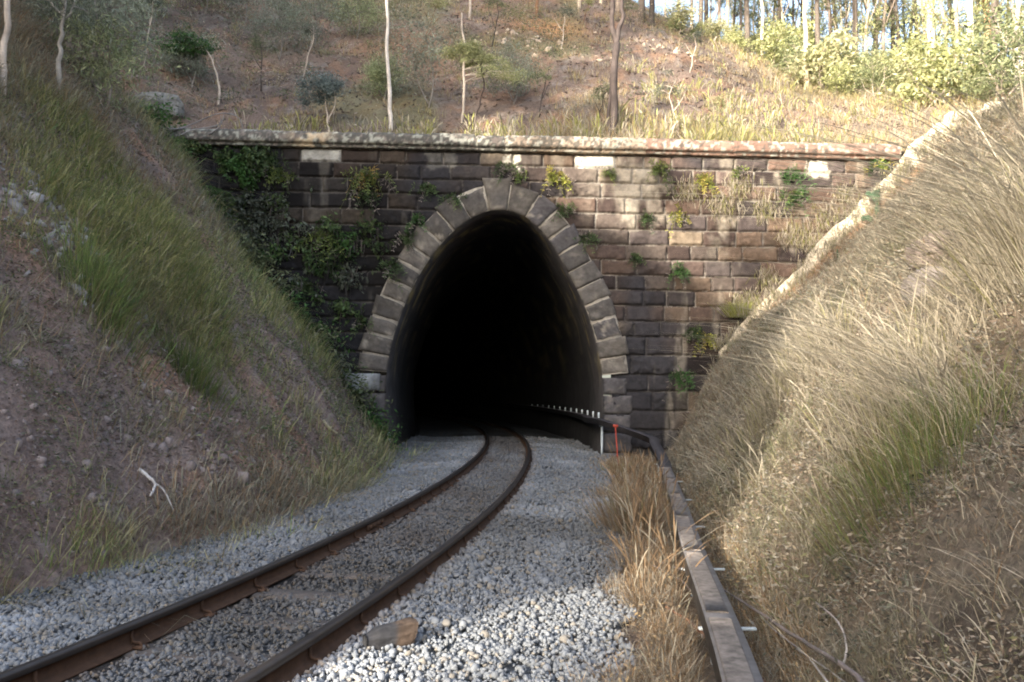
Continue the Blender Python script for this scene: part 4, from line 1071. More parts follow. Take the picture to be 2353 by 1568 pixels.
# 3 pale sapling with yellow-green crown
b = hill_at(1062, 285); Y = b[1]
tree('sapling', 'pale thin sapling above the arch carrying a wide yellow-green crown', 'sapling', b,
     [([(0, 0, -0.1), rel(1064, 220, Y, b), rel(1066, 160, Y, b), rel(1066, 100, Y, b), rel(1063, 60, Y, b), rel(1060, 30, Y, b)], 0.045, 0.02)], PALE,
     [(rel(1085, 125, Y, b), (0.75, 0.6, 0.32), 26, 260, 0.10, YG, 0.4, 0.2), (rel(1140, 170, Y, b), (0.8, 0.6, 0.45), 14, 150, 0.09, YG, 0.7, 0.16)])
# 4 dark bent sapling
b = hill_at(1080, 318); Y = b[1]
tree('sapling', 'thin black leaning sapling with a kinked stem behind the middle of the coping', 'sapling', b,
     [([(0, 0, -0.15), rel(1082, 290, Y, b), rel(1098, 255, Y, b), rel(1107, 225, Y, b), rel(1112, 190, Y, b), rel(1105, 155, Y, b)], 0.035, 0.016)], (0.03, 0.022, 0.02),
     [(rel(1110, 150, Y, b), (0.6, 0.5, 0.35), 12, 120, 0.09, YG, 0.5, 0.16)])
# 5 blue-grey shrub
b = hill_at(757, 303); Y = b[1]
tree('shrub', 'blue-grey leafed shrub behind the coping left of the white-trunked gum', 'shrub', b,
     [([(0, 0, -0.1), rel(752, 265, Y, b), rel(745, 220, Y, b)], 0.035, 0.015), ([rel(755, 280, Y, b), rel(770, 240, Y, b), rel(765, 200, Y, b)], 0.02, 0.01)], PALE,
     [(rel(735, 205, Y, b), (0.7, 0.6, 0.5), 24, 200, 0.085, BG, 0.3, 0.3)])
# 6 bent pale sapling with bright green crown
b = hill_at(500, 240); Y = b[1]
tree('sapling', 'bent pale sapling on the left hillside with a bright green tuft at its top', 'sapling', b,
     [([(0, 0, -0.1), rel(503, 215, Y, b), rel(500, 180, Y, b), rel(487, 140, Y, b), rel(470, 112, Y, b)], 0.04, 0.018)], PALE,
     [(rel(430, 105, Y, b), (0.85, 0.6, 0.35), 20, 180, 0.11, GN, 0.3, 0.32)])
# 7, 8 far left stems
b = to_ground(6, 235); Y = b[1]
tree('gum_tree', 'pale speckled trunk rising along the left edge from the bank', 'tree', b,
     [([(0, 0, -0.2), rel(8, 180, Y, b), rel(12, 100, Y, b), rel(18, 0, Y, b), rel(20, -200, Y, b), rel(10, -330, Y, b)], 0.05, 0.03)], PALE, [(rel(15, -350, Y, b), (1.2, 1.2, 1.0), 12, 130, 0.13, EU, 0.8, 0.22)])
b = to_ground(128, 205, 12); Y = b[1]
tree('sapling', 'grey forked sapling on the upper left bank', 'sapling', b,
     [([(0, 0, -0.2), rel(136, 140, Y, b), rel(140, 90, Y, b), rel(148, 40, Y, b), rel(150, -40, Y, b)], 0.045, 0.02), ([rel(147, 45, Y, b), rel(165, 25, Y, b), rel(172, 0, Y, b)], 0.02, 0.01), ([rel(147, 45, Y, b), rel(135, 25, Y, b), rel(120, 5, Y, b)], 0.018, 0.01)], (0.28, 0.26, 0.23),
     [(rel(150, -20, Y, b), (0.9, 0.7, 0.6), 12, 110, 0.10, GG, 0.8, 0.12)])
# grey-green wispy shrubs on the left and centre of the hill
WISP = [(110, 260, 0.9, 'low grey-green bush on the crest of the left bank'), (240, 270, 1.0, 'soft olive bush where the left bank meets the wall top'), (30, 60, 1.5, 'large grey-green bush in the top left corner'), (440, 200, 0.8, 'dull olive bush beside the bent green-topped sapling'), (470, 30, 1.2, 'grey-green bush at the top edge above the bent sapling'), (1180, 240, 0.9, 'thin olive bush right of the black leaning sapling'), (880, 230, 0.7, 'small olive bush at the left of the white trunk'), (60, 150, 1.1, 'grey-green wispy shrub at the far left above the bank'), (205, 215, 1.3, 'soft grey shrub leaning over the left end of the wall'), (275, 110, 1.2, 'dull green feathery shrub above the left end of the coping'),
        (640, 140, 1.1, 'thin olive wispy bush high on the hillside left of the white trunk'), (720, 110, 1.3, 'pale olive bushy sapling left of the white-trunked gum near the top'), (985, 250, 1.4, 'loose green bush between the white trunk and the black leaning sapling'),
        (560, 60, 1.2, 'grey feathery shrub near the top edge left of centre'), (350, 60, 1.0, 'dark small bush near the top left of the hillside'), (820, 90, 1.0, 'thin grey bush close left of the white trunk near the top edge'), (160, 60, 1.4, 'large dull green bush at the top left')]
for (px, py, s, lab) in WISP:
    b = hill_at(px, py) if px > 320 else to_ground(px, py, 14); h = 1.5 * s
    pal = GG if rng.random() < 0.6 else EU
    tree('shrub', lab, 'shrub', b, [([(0, 0, -0.1), (0.1, 0, h * 0.4), (-0.05, 0.1, h)], 0.03, 0.012), ([(0, 0, 0.1), (-0.3 * s, 0.1, h * 0.5), (-0.4 * s, 0, h * 0.85)], 0.02, 0.008)], (0.2, 0.18, 0.16),
         [((-0.1, 0, h * 0.85), (1.15 * s, 0.9 * s, 0.95 * s), 44, 80, 0.13, np.array(pal) * 1.9, 0.6, 0.16)])
# 10..16 named trunks to the right
def gum(px, py, top, r, bark, lab, lean=0, name='gum_tree', cr=1.6, pal=EU, forks=True, nl=120):
    b = hill_at(px, py); Y = b[1]; H = (py - top) / FPX * Y + 5.5
    pts = [(0, 0, -0.3), (0.02, 0, H * 0.2), (lean * 0.3, 0.05, H * 0.4), (lean * 0.6, 0, H * 0.6), (lean, -0.1, H * 0.85), (lean * 1.1, 0, H)]
    tr = [(pts, r, r * 0.4)]
    if forks: tr += [([(lean * 0.5, 0, H * 0.52), (lean * 0.5 + 0.6, 0.2, H * 0.7), (lean * .5 + 1.0, 0.3, H * 0.86)], r * 0.45, r * 0.2)]
    return tree(name, lab, 'tree', b, tr, bark, [((lean, 0, H), (cr, cr, cr * 0.9), 14, nl, 0.14, pal, 0.9, 0.22), ((lean * 0.5 + 1.0, 0.3, H * 0.85), (cr * 0.7, cr * 0.7, cr * 0.5), 7, nl, 0.14, pal, 0.9, 0.22)] if forks else [((lean, 0, H), (cr, cr, cr), 14, nl, 0.14, pal, 0.9, 0.22)], wob=0.05)
gum(1498, 60, 0, 0.14, DARK, 'short dark trunk on the skyline right of the forked tree')
gum(1752, 140, 0, 0.09, (0.6, 0.52, 0.40), 'slim sunlit white trunk standing on the crest behind the right half of the coping')
gum(1852, 205, 0, 0.11, (0.45, 0.38, 0.28), 'pale trunk rising from the rubble below the yellow-green thicket', pal=YG)
gum(2142, 205, 0, 0.21, (0.66, 0.60, 0.50), 'thickest white gum trunk in bright sun near the upper right corner', cr=2.4)
gum(2272, 205, 0, 0.17, (0.26, 0.15, 0.09), 'straight reddish brown trunk at the upper right', cr=2.2, pal=YG)
gum(2228, 222, 60, 0.15, (0.66, 0.60, 0.50), 'white trunk between the thick white gum and the reddish brown one', lean=0.4)
gum(2338, 225, 0, 0.12, (0.5, 0.44, 0.36), 'pale leaning trunk beside the right edge of the photo', lean=0.6)
gum(1235, 40, 0, 0.08, BRN, 'thin brown trunk near the top edge above the arch', forks=False)
gum(1078, 45, 0, 0.06, PALE, 'thin pale forked trunk at the top edge above the arch')
# skyline stand: prototypes and copies
def proto(h, r, bark, pal):
    T = tree('gum_tree', 'x', 'tree', (0, 0, -500), [([(0, 0, -0.4), (0.1, 0, h * 0.3), (-0.1, 0.1, h * 0.6), (0.15, 0, h)], r, r * 0.35), ([(0, 0, h * 0.45), (0.7, 0.1, h * 0.62), (1.0, 0.2, h * 0.78)], r * 0.4, r * 0.2), ([(-0.05, 0, h * 0.35), (-0.6, 0.2, h * 0.5), (-0.9, 0.1, h * 0.62)], r * 0.35, r * 0.15)], bark,
             [((0.1, 0, h * 0.95), (1.9, 1.9, 1.5), 15, 100, 0.17, np.array(pal) * 1.5, 0.8, 0.25), ((0, 0, h * 0.36), (1.3, 1.2, 1.1), 9, 90, 0.16, np.array(pal) * 1.3, 0.8, 0.25), ((0.9, 0.1, h * 0.78), (1.2, 1.2, 0.8), 8, 90, 0.17, pal, 0.8, 0.25), ((-0.8, 0.1, h * 0.6), (1.0, 1.0, 0.8), 6, 80, 0.17, pal, 0.8, 0.25)], 'thin gum trees standing along the skyline')
    return T
PR = [proto(9.5, 0.10, (0.40, 0.34, 0.27), YG), proto(11, 0.12, (0.22, 0.18, 0.15), EU), proto(8, 0.08, (0.55, 0.48, 0.38), YG), proto(12.5, 0.13, (0.12, 0.10, 0.085), EU)]
spots = [(1610, 58), (1632, 64), (1680, 84), (1748, 105), (1790, 118), (1840, 138), (1865, 148), (1920, 162), (1945, 170), (1985, 182), (2010, 186), (2035, 190), (2065, 196), (2100, 205), (2130, 210), (2155, 214), (2205, 220), (2235, 224), (2285, 228), (2335, 232), (2350, 232), (1420, 40), (1380, 30), (1560, 70), (1590, 60), (1622, 66), (1650, 80), (1668, 70), (1690, 95), (1702, 88), (1718, 100), (1735, 96), (1775, 118), (1800, 120), (1822, 128), (1880, 150), (1905, 150), (1930, 165), (1965, 170), (1995, 180), (2020, 185), (2050, 190), (2085, 200), (2110, 205), (2170, 215), (2190, 218), (2250, 222), (2300, 228), (2320, 228), (1475, 52), (1530, 62), (1330, 30), (1180, 20)]
NS = 'thin gum tree in the crowded stand along the sunlit skyline'
used = set()
for k, (px, py) in enumerate(spots):
    g_ = hill_at(px, py); extra = rng.uniform(0, 9) if px > 1500 else rng.uniform(0, 3)
    dirv = (g_ - CAMP) / np.linalg.norm((g_ - CAMP)[:2]); q_ = g_ + dirv * extra; zz = float(H_back(q_[0], q_[1]))
    pi = int(rng.integers(4)); loc = (float(q_[0]), float(q_[1]), zz); rz = rng.uniform(0, 6.28); sc = rng.uniform(0.75, 1.2)
    if pi not in used:
        T = PR[pi]; used.add(pi); T.location = loc; T.rotation_euler = (0, 0, rz); T.scale = (sc,) * 3; T['label'] = NS
    else: copy_tree(PR[pi], loc, rz, sc, NS)
for pi in range(4):
    if pi not in used:
        g_ = hill_at(1600 + 60 * pi, 70); PR[pi].location = tuple(map(float, g_)); PR[pi]['label'] = NS
# leafy thicket on the crest
def shrub_proto(pal, s, ls, ra):
    return tree('shrub', 'x', 'shrub', (0, 0, -500), [([(0, 0, -0.1), (0.1, 0, 0.6 * s), (0.0, 0.1, 1.3 * s)], 0.035, 0.012), ([(0, 0, 0.1), (-0.4 * s, 0.1, 0.6 * s), (-0.5 * s, 0, 1.2 * s)], 0.03, 0.01), ([(0, 0, 0.1), (0.4 * s, 0.1, 0.5 * s), (0.6 * s, 0, 1.0 * s)], 0.03, 0.01)], PALE,
                [((0, 0, 1.15 * s), (1.25 * s, 1.1 * s, 1.05 * s), 34, 62, ls, pal, 0.4, ra)], 'leafy shrubs in the sunlit thicket on the right crest')
SP = [shrub_proto(np.array(YG) * 1.35, 1.0, 0.19, 0.38), shrub_proto(np.array(EU) * 1.5, 1.1, 0.16, 0.3), shrub_proto([[0.44, 0.43, 0.24], [0.32, 0.33, 0.18], [0.52, 0.49, 0.32]], 0.9, 0.18, 0.4)]
sl_ = 'leafy shrub in the bright yellow-green thicket on the right crest'
spots = [(1700, 120), (1760, 135), (1800, 150), (1870, 175), (1900, 190), (1935, 180), (1960, 205), (2000, 195), (2030, 205), (2075, 215), (2110, 222), (2180, 228), (2260, 232), (2310, 236), (1640, 95), (1600, 85), (1840, 140), (1980, 160), (2060, 180), (2240, 215), (1730, 128), (1780, 160), (1830, 185), (1890, 215), (1925, 225), (2010, 225), (2090, 235), (2150, 240), (2290, 245), (1560, 80), (1680, 105)]
used = set()
for k, (px, py) in enumerate(spots):
    g_ = hill_at(px, py); pi = k % 3; loc = tuple(map(float, g_)); sc = rng.uniform(0.5, 1.35) * (1.0 if px > 1700 else 0.6)
    if pi not in used:
        used.add(pi); SP[pi].location = loc; SP[pi].scale = (sc,) * 3; SP[pi]['label'] = sl_
    else: copy_tree(SP[pi], loc, rng.uniform(0, 6.28), sc, sl_)
# unseen trees added on the hill behind the camera to throw dappled shade
WX = [(-17.5, -20.6, 0.75), (-20, -23.6, 0.85), (-24, -30.2, 1.0), (-12, -13.4, 0.48), (-14, -17.3, 0.62), (-16, -20.0, 0.8), (-19, -23.4, 0.75), (-13, -16.6, 0.55), (-22.5, -27.8, 0.9), (-20.5, -7.4, 0.3), (-20.5, -10.6, 0.28), (-21, -4.6, 0.35), (-20.3, -13.2, 0.35)]
WP = [tree('gum_tree', 'broad gum tree added unseen behind the camera to dapple the light', 'tree', (-23, 6, 18.2), [([(0, 0, -0.5), (0.2, 0, 3), (0, 0.2, 6), (0.3, 0, 9)], 0.22, 0.08), ([(0.1, 0, 3), (1.4, 0.3, 5), (2.2, 0.4, 6.5)], 0.1, 0.05), ([(0.1, 0, 3.5), (-1.4, 0.3, 5.5), (-2.2, -0.4, 7)], 0.1, 0.05)], PALE,
      [((0, 0, 7.5), (3.4, 3.4, 3.0), 60, 150, 0.27, EU, 0.8, 0.36)], 'gum trees added unseen behind the camera for shade')]
WL = 'broad gum tree added unseen behind the camera to dapple the light'
for (x, y, s) in (*WX, (-21, 11, 1.0), (-24, 15, 1.2), (-20.5, 1.5, 0.8), (-26, 2, 1.1), (-28, 10, 1.3), (-30, -3, 1.2), (-22, 21, 1.0), (-33, -8, 1.25), (-24, 8, 1.3), (-26, 18, 1.4), (-34, 4, 1.3), (-36, -3, 1.3), (-37, 10, 1.5), (-33, 14, 1.4), (-38, 18, 1.5), (-32, 0, 1.2), (-21, -3.5, 0.55), (-35, -9, 1.0), (-22, 26, 1.1), (-25, 31, 1.2), (-36, 5, 1.4), (-31, 20, 1.2)):
    copy_tree(WP[0], (x, y, float(H_front(x, y)) - 0.1), rng.uniform(0, 6.28), s, WL)

# ------------------------------------------------------------------ ferns on the masonry
def fern(name, label, px, py, r, pal, n=11, group='ferns and weeds rooted in the masonry joints', cat='fern'):
    p = on_wall(px, py, 0.03); mb = MB(); pal = np.array(pal); r = r * 1.25; n = int(n * 2.4)
    sq = rng.uniform(0.7, 1.2)
    for k in range(n):
        a = rng.uniform(0, 2 * math.pi); el = rng.uniform(-0.3, 1.2)
        L = r * rng.uniform(0.35, 1.1)
        d0 = np.array([math.sin(a) * math.cos(el) * sq, -abs(math.cos(a)) * math.cos(el) * 0.8 - 0.25, math.sin(el)])
        t = np.linspace(0, 1, 7)[:, None]
        sp = np.array([rng.normal(0, r * 0.22), 0, rng.normal(0, r * 0.16)]) * np.minimum(1, t * 3) + d0 * L * t + np.array([0, 0, -0.95]) * L * t ** 2 * rng.uniform(0.5, 1.5)
        col = pal[rng.integers(len(pal))] * rng.uniform(0.6, 1.35)
        if rng.random() < 0.16: col = np.array([0.22, 0.185, 0.16]) * rng.uniform(0.6, 1.2)
        mb.tube(sp, [0.005] * 7, 3, col * 0.6, cap=False)
        for m in range(1, 7):
            c = sp[m]; tn = sp[m] - sp[m - 1]; tn /= np.linalg.norm(tn) + 1e-9
            sd = np.cross(tn, rng.normal(size=3)); sd /= np.linalg.norm(sd) + 1e-9
            w = 0.035 + 0.20 * L * math.sin(math.pi * min(1, 0.2 + 0.8 * m / 7.0)); lw = 0.018
            for s_ in (-1, 1):
                dr = sd * s_ + tn * 0.5 + rng.normal(0, 0.2, 3); dr /= np.linalg.norm(dr)
                mb.add([c, c + dr * w * 0.5 + tn * lw, c + dr * w, c + dr * w * 0.5 - tn * lw], [[0, 1, 2, 3]], None, col * rng.uniform(0.8, 1.2))
    o = obj(name, mb.mesh(name), M_leaf); o.location = tuple(map(float, p)); tag(o, label, cat, group); return o
FG = [[0.06, 0.10, 0.035], [0.09, 0.13, 0.045], [0.05, 0.08, 0.03]]; FY = [[0.30, 0.30, 0.06], [0.22, 0.25, 0.05], [0.36, 0.30, 0.08]]; FL = [[0.16, 0.20, 0.05], [0.11, 0.15, 0.045]]
FERNS = [
 (845, 405, .50, FL + [[0.32, 0.22, 0.06]], 16, 'large fern with yellowing and rusty fronds left of the arch, below the left white block'),
 (842, 455, .38, FG, 10, 'dull green fern hanging right under the large rusty-yellow one'),
 (1278, 408, .36, FY, 18, 'bright yellow sunlit fern upper right of the keystone'),
 (1165, 385, .32, FG, 10, 'dark fern straddling the joint above the keystone'),
 (1195, 405, .26, FL, 8, 'thin yellowish weed just right of the keystone top'),
 (985, 432, .30, FG, 9, 'small dark fern below the two round white-jointed blocks'),
 (1035, 458, .30, FG, 9, 'dark fern above the upper left voussoirs'),
 (1300, 478, .30, FG, 9, 'green fern on the upper right shoulder of the arch ring'),
 (1350, 545, .28, FG, 9, 'dark fern on the outer edge of the right voussoirs'),
 (965, 498, .28, GN, 8, 'brighter green fern touching the top left of the arch ring'),
 (938, 545, .36, FG, 11, 'bushy dark fern on the left haunch of the arch ring'),
 (900, 612, .40, FG, 12, 'wide dark fern left of the opening at half height'),
 (832, 738, .30, FG, 9, 'small fern beside the pale voussoirs low on the left'),
 (620, 372, .42, FG, 12, 'dark fern under the coping near the left end'),
 (648, 402, .36, FL, 10, 'olive fern below the coping left of the left white block'),
 (740, 545, .46, FL, 13, 'fern with drooping dead grey fronds in the middle of the left wall'),
 (700, 660, .40, FG, 12, 'dark hanging fern low in the left wall'),
 (1515, 388, .36, FL, 12, 'olive fern just under the coping right of the right white block'),
 (1400, 398, .26, FL, 8, 'small fern directly below the right white block'),
 (1618, 415, .34, FY, 11, 'light yellow-green fern two courses under the coping on the right wall'),
 (1560, 497, .34, FY, 12, 'yellow-green fern beside the lime-stained patch of the right wall'),
 (1480, 500, .30, FG, 10, 'dark trailing fern left of the lime-stained patch'),
 (1815, 400, .40, GN, 14, 'bushy green fern near the right end under the coping'),
 (1825, 450, .42, FL + GN, 16, 'largest leafy green clump on the right end of the wall'),
 (2008, 382, .38, FY + GN, 13, 'sunlit green clump under the coping at its right end'),
 (1560, 622, .32, GN, 10, 'single dark green fern in the middle of the shaded right wall'),
 (1590, 765, .34, FG, 10, 'dark fern low on the right wall beside the yellow one'),
 (1622, 778, .28, FY, 11, 'small bright yellow fern low on the right wall near the bank'),
 (1562, 862, .36, GN, 11, 'dark green fern at the foot of the right wall against the bank'),
 (1460, 592, .22, FG, 7, 'very small fern on the right wall below the sunlit patch'),
 (1700, 395, .24, FL, 8, 'small weed right of the light fern on the upper right wall')]
for (px, py, r, pal, n, lab) in FERNS: fern('fern', lab, px, py, r, pal, n)
# creeper mass over the left part of the wall and the corner
mb = MB()
cl_px = [(360, 330, 40), (400, 380, 50), (430, 430, 60), (480, 450, 60), (520, 420, 50), (520, 500, 60), (570, 480, 60), (560, 560, 55), (610, 540, 60), (620, 610, 60), (660, 590, 60), (680, 660, 60), (640, 660, 40), (700, 730, 50), (730, 770, 50), (715, 810, 45), (745, 830, 30), (700, 600, 40), (620, 440, 45), (560, 400, 45), (690, 500, 45), (760, 600, 35), (800, 640, 30), (470, 380, 40), (420, 340, 35), (760, 700, 30), (590, 370, 40), (650, 450, 45), (720, 470, 35), (600, 430, 45), (680, 400, 30), (800, 560, 35), (770, 520, 30), (850, 520, 25), (800, 700, 25), (740, 650, 40), (860, 570, 25), (500, 350, 30), (440, 350, 35)]
for (px, py, r) in cl_px:
    n = int(r * 26); P = []
    n = int(n * (0.9 if px < 600 else 0.32)); u = rng.normal(0, 0.6, (n, 2)) 
    ctr = on_wall(px, py); rr = r / 88.0
    x = ctr[0] + u[:, 0] * rr; z = ctr[2] + u[:, 1] * rr; y = wall_y(x) - 0.05 - rng.uniform(0, 0.5, n) * np.exp(-1.5 * (u ** 2).sum(1))
    P = np.stack([x, y, z], 1); k = (z > H_front(x, y) - 0.1) & (fbm(x * 1.6, z * 1.6, 0, 941) > (-0.34 if px < 600 else -0.06)); P = P[k]
    pal = [GN, FG, FG, GG][rng.integers(4)]
    leaves(mb, P, 0.13 * rng.uniform(0.5, 1.3, len(P)), np.array(pal) * np.array([0.95, 0.95, 0.95]) * rng.uniform(0.7, 1.6), [2, 2, 1], 0.6, 0.42)
    m = int(r * 0.45); x = ctr[0] + rng.normal(0, 0.45, m) * rr; z = ctr[2] + rng.normal(0, 0.45, m) * rr; y = wall_y(x) - rng.uniform(0.08, 0.3, m); kd = fbm(x * 1.6, z * 1.6, 0, 941) > 0.0; x, y, z = x[kd], y[kd], z[kd]; m = len(x)
    Vb, qb, tb_, cb2 = blades(np.stack([x, y, z], 1), -rng.uniform(0.15, 0.4, m), np.full(m, 0.03), rng.normal(0, 0.15, (m, 2)), mixcol(m, [[0.11, 0.10, 0.10], [0.09, 0.075, 0.065]], [1, 1]), 0.0)
    mb.add(Vb, qb, tb_, cb2)
tag(obj('creeper', mb.mesh('creeper'), M_leaf), 'dark green creeper with dead grey fronds smothering the left part of the wall', 'creeper', kind='stuff')
mb = MB()
for (px, py, r) in [(1660, 470, 45), (1760, 480, 45), (1820, 540, 45), (1870, 560, 45), (1700, 430, 35), (1900, 500, 40), (1940, 450, 35), (1580, 440, 35), (1760, 640, 28), (1700, 700, 26), (1720, 690, 28)]:
    ctr = on_wall(px, py); rr = r / 88.0; n = r * 8
    x = ctr[0] + rng.normal(0, 0.5, n) * rr; z = ctr[2] + rng.normal(0, 0.4, n) * rr; y = wall_y(x) - 0.05 - rng.uniform(0, 0.12, n)
    hgt = rng.uniform(0.10, 0.34, n) * rng.choice([1, -1], n, p=[0.45, 0.55])
    mb.add(*blades(np.stack([x, y, z], 1), hgt, np.full(n, 0.014), rng.normal(0, 0.5, (n, 2)), mixcol(n, [STRAW, STRAW2, [0.22, 0.22, 0.07], [0.34, 0.28, 0.20]], [2, 2, 2, 2]), 0.3))
tag(obj('wall_weeds', mb.mesh('wall_weeds'), M_grass), 'dry pale weeds hanging on the sunlit right part of the wall', 'weeds', kind='stuff')

# ------------------------------------------------------------------ large tussocks
def tussock(label, base, n, h, w, lean, pal, wts, sp=0.10, fan=0.5, name='grass_tussock', grp='large grass tussocks', gnd=True):
    X = rng.normal(0, sp, n); Y = rng.normal(0, sp, n); out = np.stack([X, Y], 1) / sp
    hg = h * rng.uniform(0.45, 1.15, n); mb = MB()
    ln = out * fan * 0.5 + rng.normal(0, fan * 0.35, (n, 2)) + np.array(lean)
    b0_ = np.array(base, float); Zt = (H_all(X + b0_[0], Y + b0_[1]) - b0_[2]) if gnd else np.zeros(n)
    mb.add(*blades(np.stack([X, Y, Zt - 0.05], 1), hg, w * rng.uniform(0.6, 1.3, n), ln, mixcol(n, pal, wts), 0.35))
    k = n // 10
    o = obj(name, mb.mesh(name), M_grass); o.location = tuple(map(float, base)); return tag(o, label, 'grass tussock', grp)
ST = [STRAW, STRAW2, OLIVE * 1.6]
def tg(px, py): return to_ground(px, py)
tussock('huge straw tussock fanning leftwards at the right edge', tg(2400, 620), 800, 1.35, 0.006, (-0.85, -0.1), [STRAW2 * 1.15, STRAW * 1.2, OLIVE * 1.6], [4, 3, 1], 0.20, 0.8)
tussock('long pale straw tussock leaning up-left in the middle of the right bank', tg(2060, 930), 600, 0.8, 0.005, (-0.45, 0.05), [STRAW2 * 1.1, STRAW * 1.2, OLIVE * 1.5], [4, 3, 2], 0.24, 0.7)
tussock('green tussock on the right bank under the pale straw one', tg(2110, 1090), 1300, 0.55, 0.005, (-0.45, -0.05), [GREEN * 1.3, OLIVE * 1.2, STRAW], [3, 3, 1], 0.26, 0.8)
tussock('straw tussock on the bank crest line left of the long pale one', tg(1880, 830), 600, 0.8, 0.008, (-0.5, 0.0), ST, [3, 3, 2], 0.25, 0.8)
tussock('olive-gold tussock on the lower left of the right bank', tg(1760, 960), 600, 0.7, 0.008, (-0.3, 0.0), ST, [3, 2, 2], 0.28, 0.8)
tussock('tall brown upright grass clump between the ballast and the far end of the duct', on_z(1462, 1210, 0.0), 620, 0.86, 0.006, (-0.05, 0.0), [BROWN * 1.2, STRAW * 0.95, BROWN * 0.7, OLIVE], [3, 2, 2, 1], 0.17, 1.1)
tussock('second brown grass clump nearer than the tall one at the ballast edge', on_z(1470, 1290, 0.0), 500, 0.36, 0.004, (-0.1, 0.0), [BROWN * 1.3, STRAW * 0.9], [3, 2], 0.14, 1.0)
tussock('olive grass clump beside the red-orange rod', on_z(1430, 1080, 0.0), 300, 0.42, 0.009, (-0.05, 0.0), [BROWN * 1.2, OLIVE], [2, 2], 0.2, 0.6)
tussock('thin golden clump growing over the near duct edge', on_z(1560, 1420, 0.0), 260, 0.24, 0.003, (-0.1, 0.0), [STRAW2, STRAW, BROWN * 1.4], [2, 3, 2], 0.08, 1.1)
tussock('grass clump at the bottom edge left of the duct', on_z(1500, 1540, 0.0), 300, 0.22, 0.003, (-0.1, 0.1), [STRAW2, STRAW, BROWN * 1.4], [2, 3, 2], 0.10, 1.1)
tussock('bright yellow-green tussock where the bank meets the right wall', on_wall(1700, 725, 0.35), 450, 0.55, 0.012, (-0.4, -0.1), [[0.30, 0.32, 0.08], STRAW2], [3, 1], 0.14, 0.8, gnd=False)
tussock('vivid green tussock high on the shaded left bank', tg(230, 690), 900, 0.55, 0.010, (0.3, 0.0), [GREEN * 1.3, OLIVE], [3, 1], 0.22, 0.6)
tussock('green tussock low on the left bank above the ballast', tg(440, 860), 700, 0.45, 0.010, (0.3, 0.0), [GREEN, OLIVE], [3, 1], 0.2, 0.6)
tussock('green grass clump at the foot of the wall beside the left jamb', on_wall(845, 1000, 0.5), 500, 0.5, 0.012, (0.1, -0.1), [GREEN, OLIVE], [3, 1], 0.2, 0.6, gnd=False)

# ------------------------------------------------------------------ prickly pears on the bank crest
def pad(mb, c, r, h, tilt, yaw, col):
    nu, nv = 14, 9; V = []
    for j in range(nv + 1):
        t = j / nv * math.pi; s = math.sin(t) ** 0.8 * (0.75 + 0.25 * (1 - math.cos(t)) / 2)
        for i in range(nu):
            a = i / nu * 2 * math.pi; V.append([r * s * math.cos(a), 0.22 * r * s * math.sin(a), h * (1 - math.cos(t)) / 2])
    V = np.array(V); ct, st = math.cos(tilt), math.sin(tilt); Rt = np.array([[ct, 0, st], [0, 1, 0], [-st, 0, ct]]); cy, sy = math.cos(yaw), math.sin(yaw)
    V = V @ Rt.T @ np.array([[cy, -sy, 0], [sy, cy, 0], [0, 0, 1]]).T + np.array(c)
    i = np.arange(nv)[:, None] * nu; j = np.arange(nu)[None]
    mb.add(V, np.stack([i + j, i + (j + 1) % nu, i + nu + (j + 1) % nu, i + nu + j], -1).reshape(-1, 4), None, col)
def cactus(label, px, py, Y, pads):
    b = at_y(px, py, Y); T = thing('prickly_pear', tuple(map(float, b)), label, 'cactus', 'prickly pears on the bank crest')
    for (x, z, r, h, t, yw) in pads:
        mb = MB(); pad(mb, (x, 0, z), r, h, t, yw, (0.07, 0.13, 0.08)); obj('pad', mb.mesh('pad', True), M_cactus, T)
cactus('taller prickly pear standing against the bright path strip', 2018, 500, 19.35, [(0, -0.05, 0.09, 0.42, -0.05, 0.2), (-0.02, 0.34, 0.15, 0.36, -0.15, 0.3), (-0.10, 0.50, 0.09, 0.24, -1.0, 0.1), (0.02, 0.55, 0.10, 0.20, 0.5, 0.8), (-0.12, -0.08, 0.09, 0.24, -1.2, 0.2), (-0.28, -0.06, 0.08, 0.17, -1.3, 0.2)])
cactus('lower prickly pear with three narrow pads on the crest', 1932, 632, 18.9, [(0, -0.1, 0.12, 0.40, -0.1, 0.2), (-0.05, 0.25, 0.07, 0.40, -0.2, 0.9), (0.06, 0.20, 0.12, 0.38, 0.55, 0.3), (0.02, -0.12, 0.1, 0.22, 0.9, 0.3)])

# ------------------------------------------------------------------ fallen branches and rocks
def stick(name, label, cat, strands, mat=M_bark, smooth=True):
    o0 = None; allp = []
    for (pts, r0, r1, col, lift) in strands:
        P = []
        for (px, py) in pts:
            G = to_ground(px, py, 2.4 if py > 700 else 8.0); P.append(CAMP + (G - CAMP) * (1 - lift))
        allp.append(P)
    base = np.array(allp[0][0]); T = thing(name, tuple(map(float, base)), label, cat)
    for (pts, r0, r1, col, lift), P in zip(strands, allp):
        Pc = catmull(np.array(P) - base, 6); mb = MB(); n = len(Pc)
        Pc[1:-1] += rng.normal(0, r0 * 0.15, (n - 2, 3))
        mb.tube(Pc, np.linspace(r0, r1, n), 7, np.array(col)[None] * rng.uniform(0.7, 1.3, (n, 1)), rough=0.1); obj('stem', mb.mesh('stem', True), mat, T)
GB = (0.17, 0.145, 0.14); RB = (0.19, 0.095, 0.06)
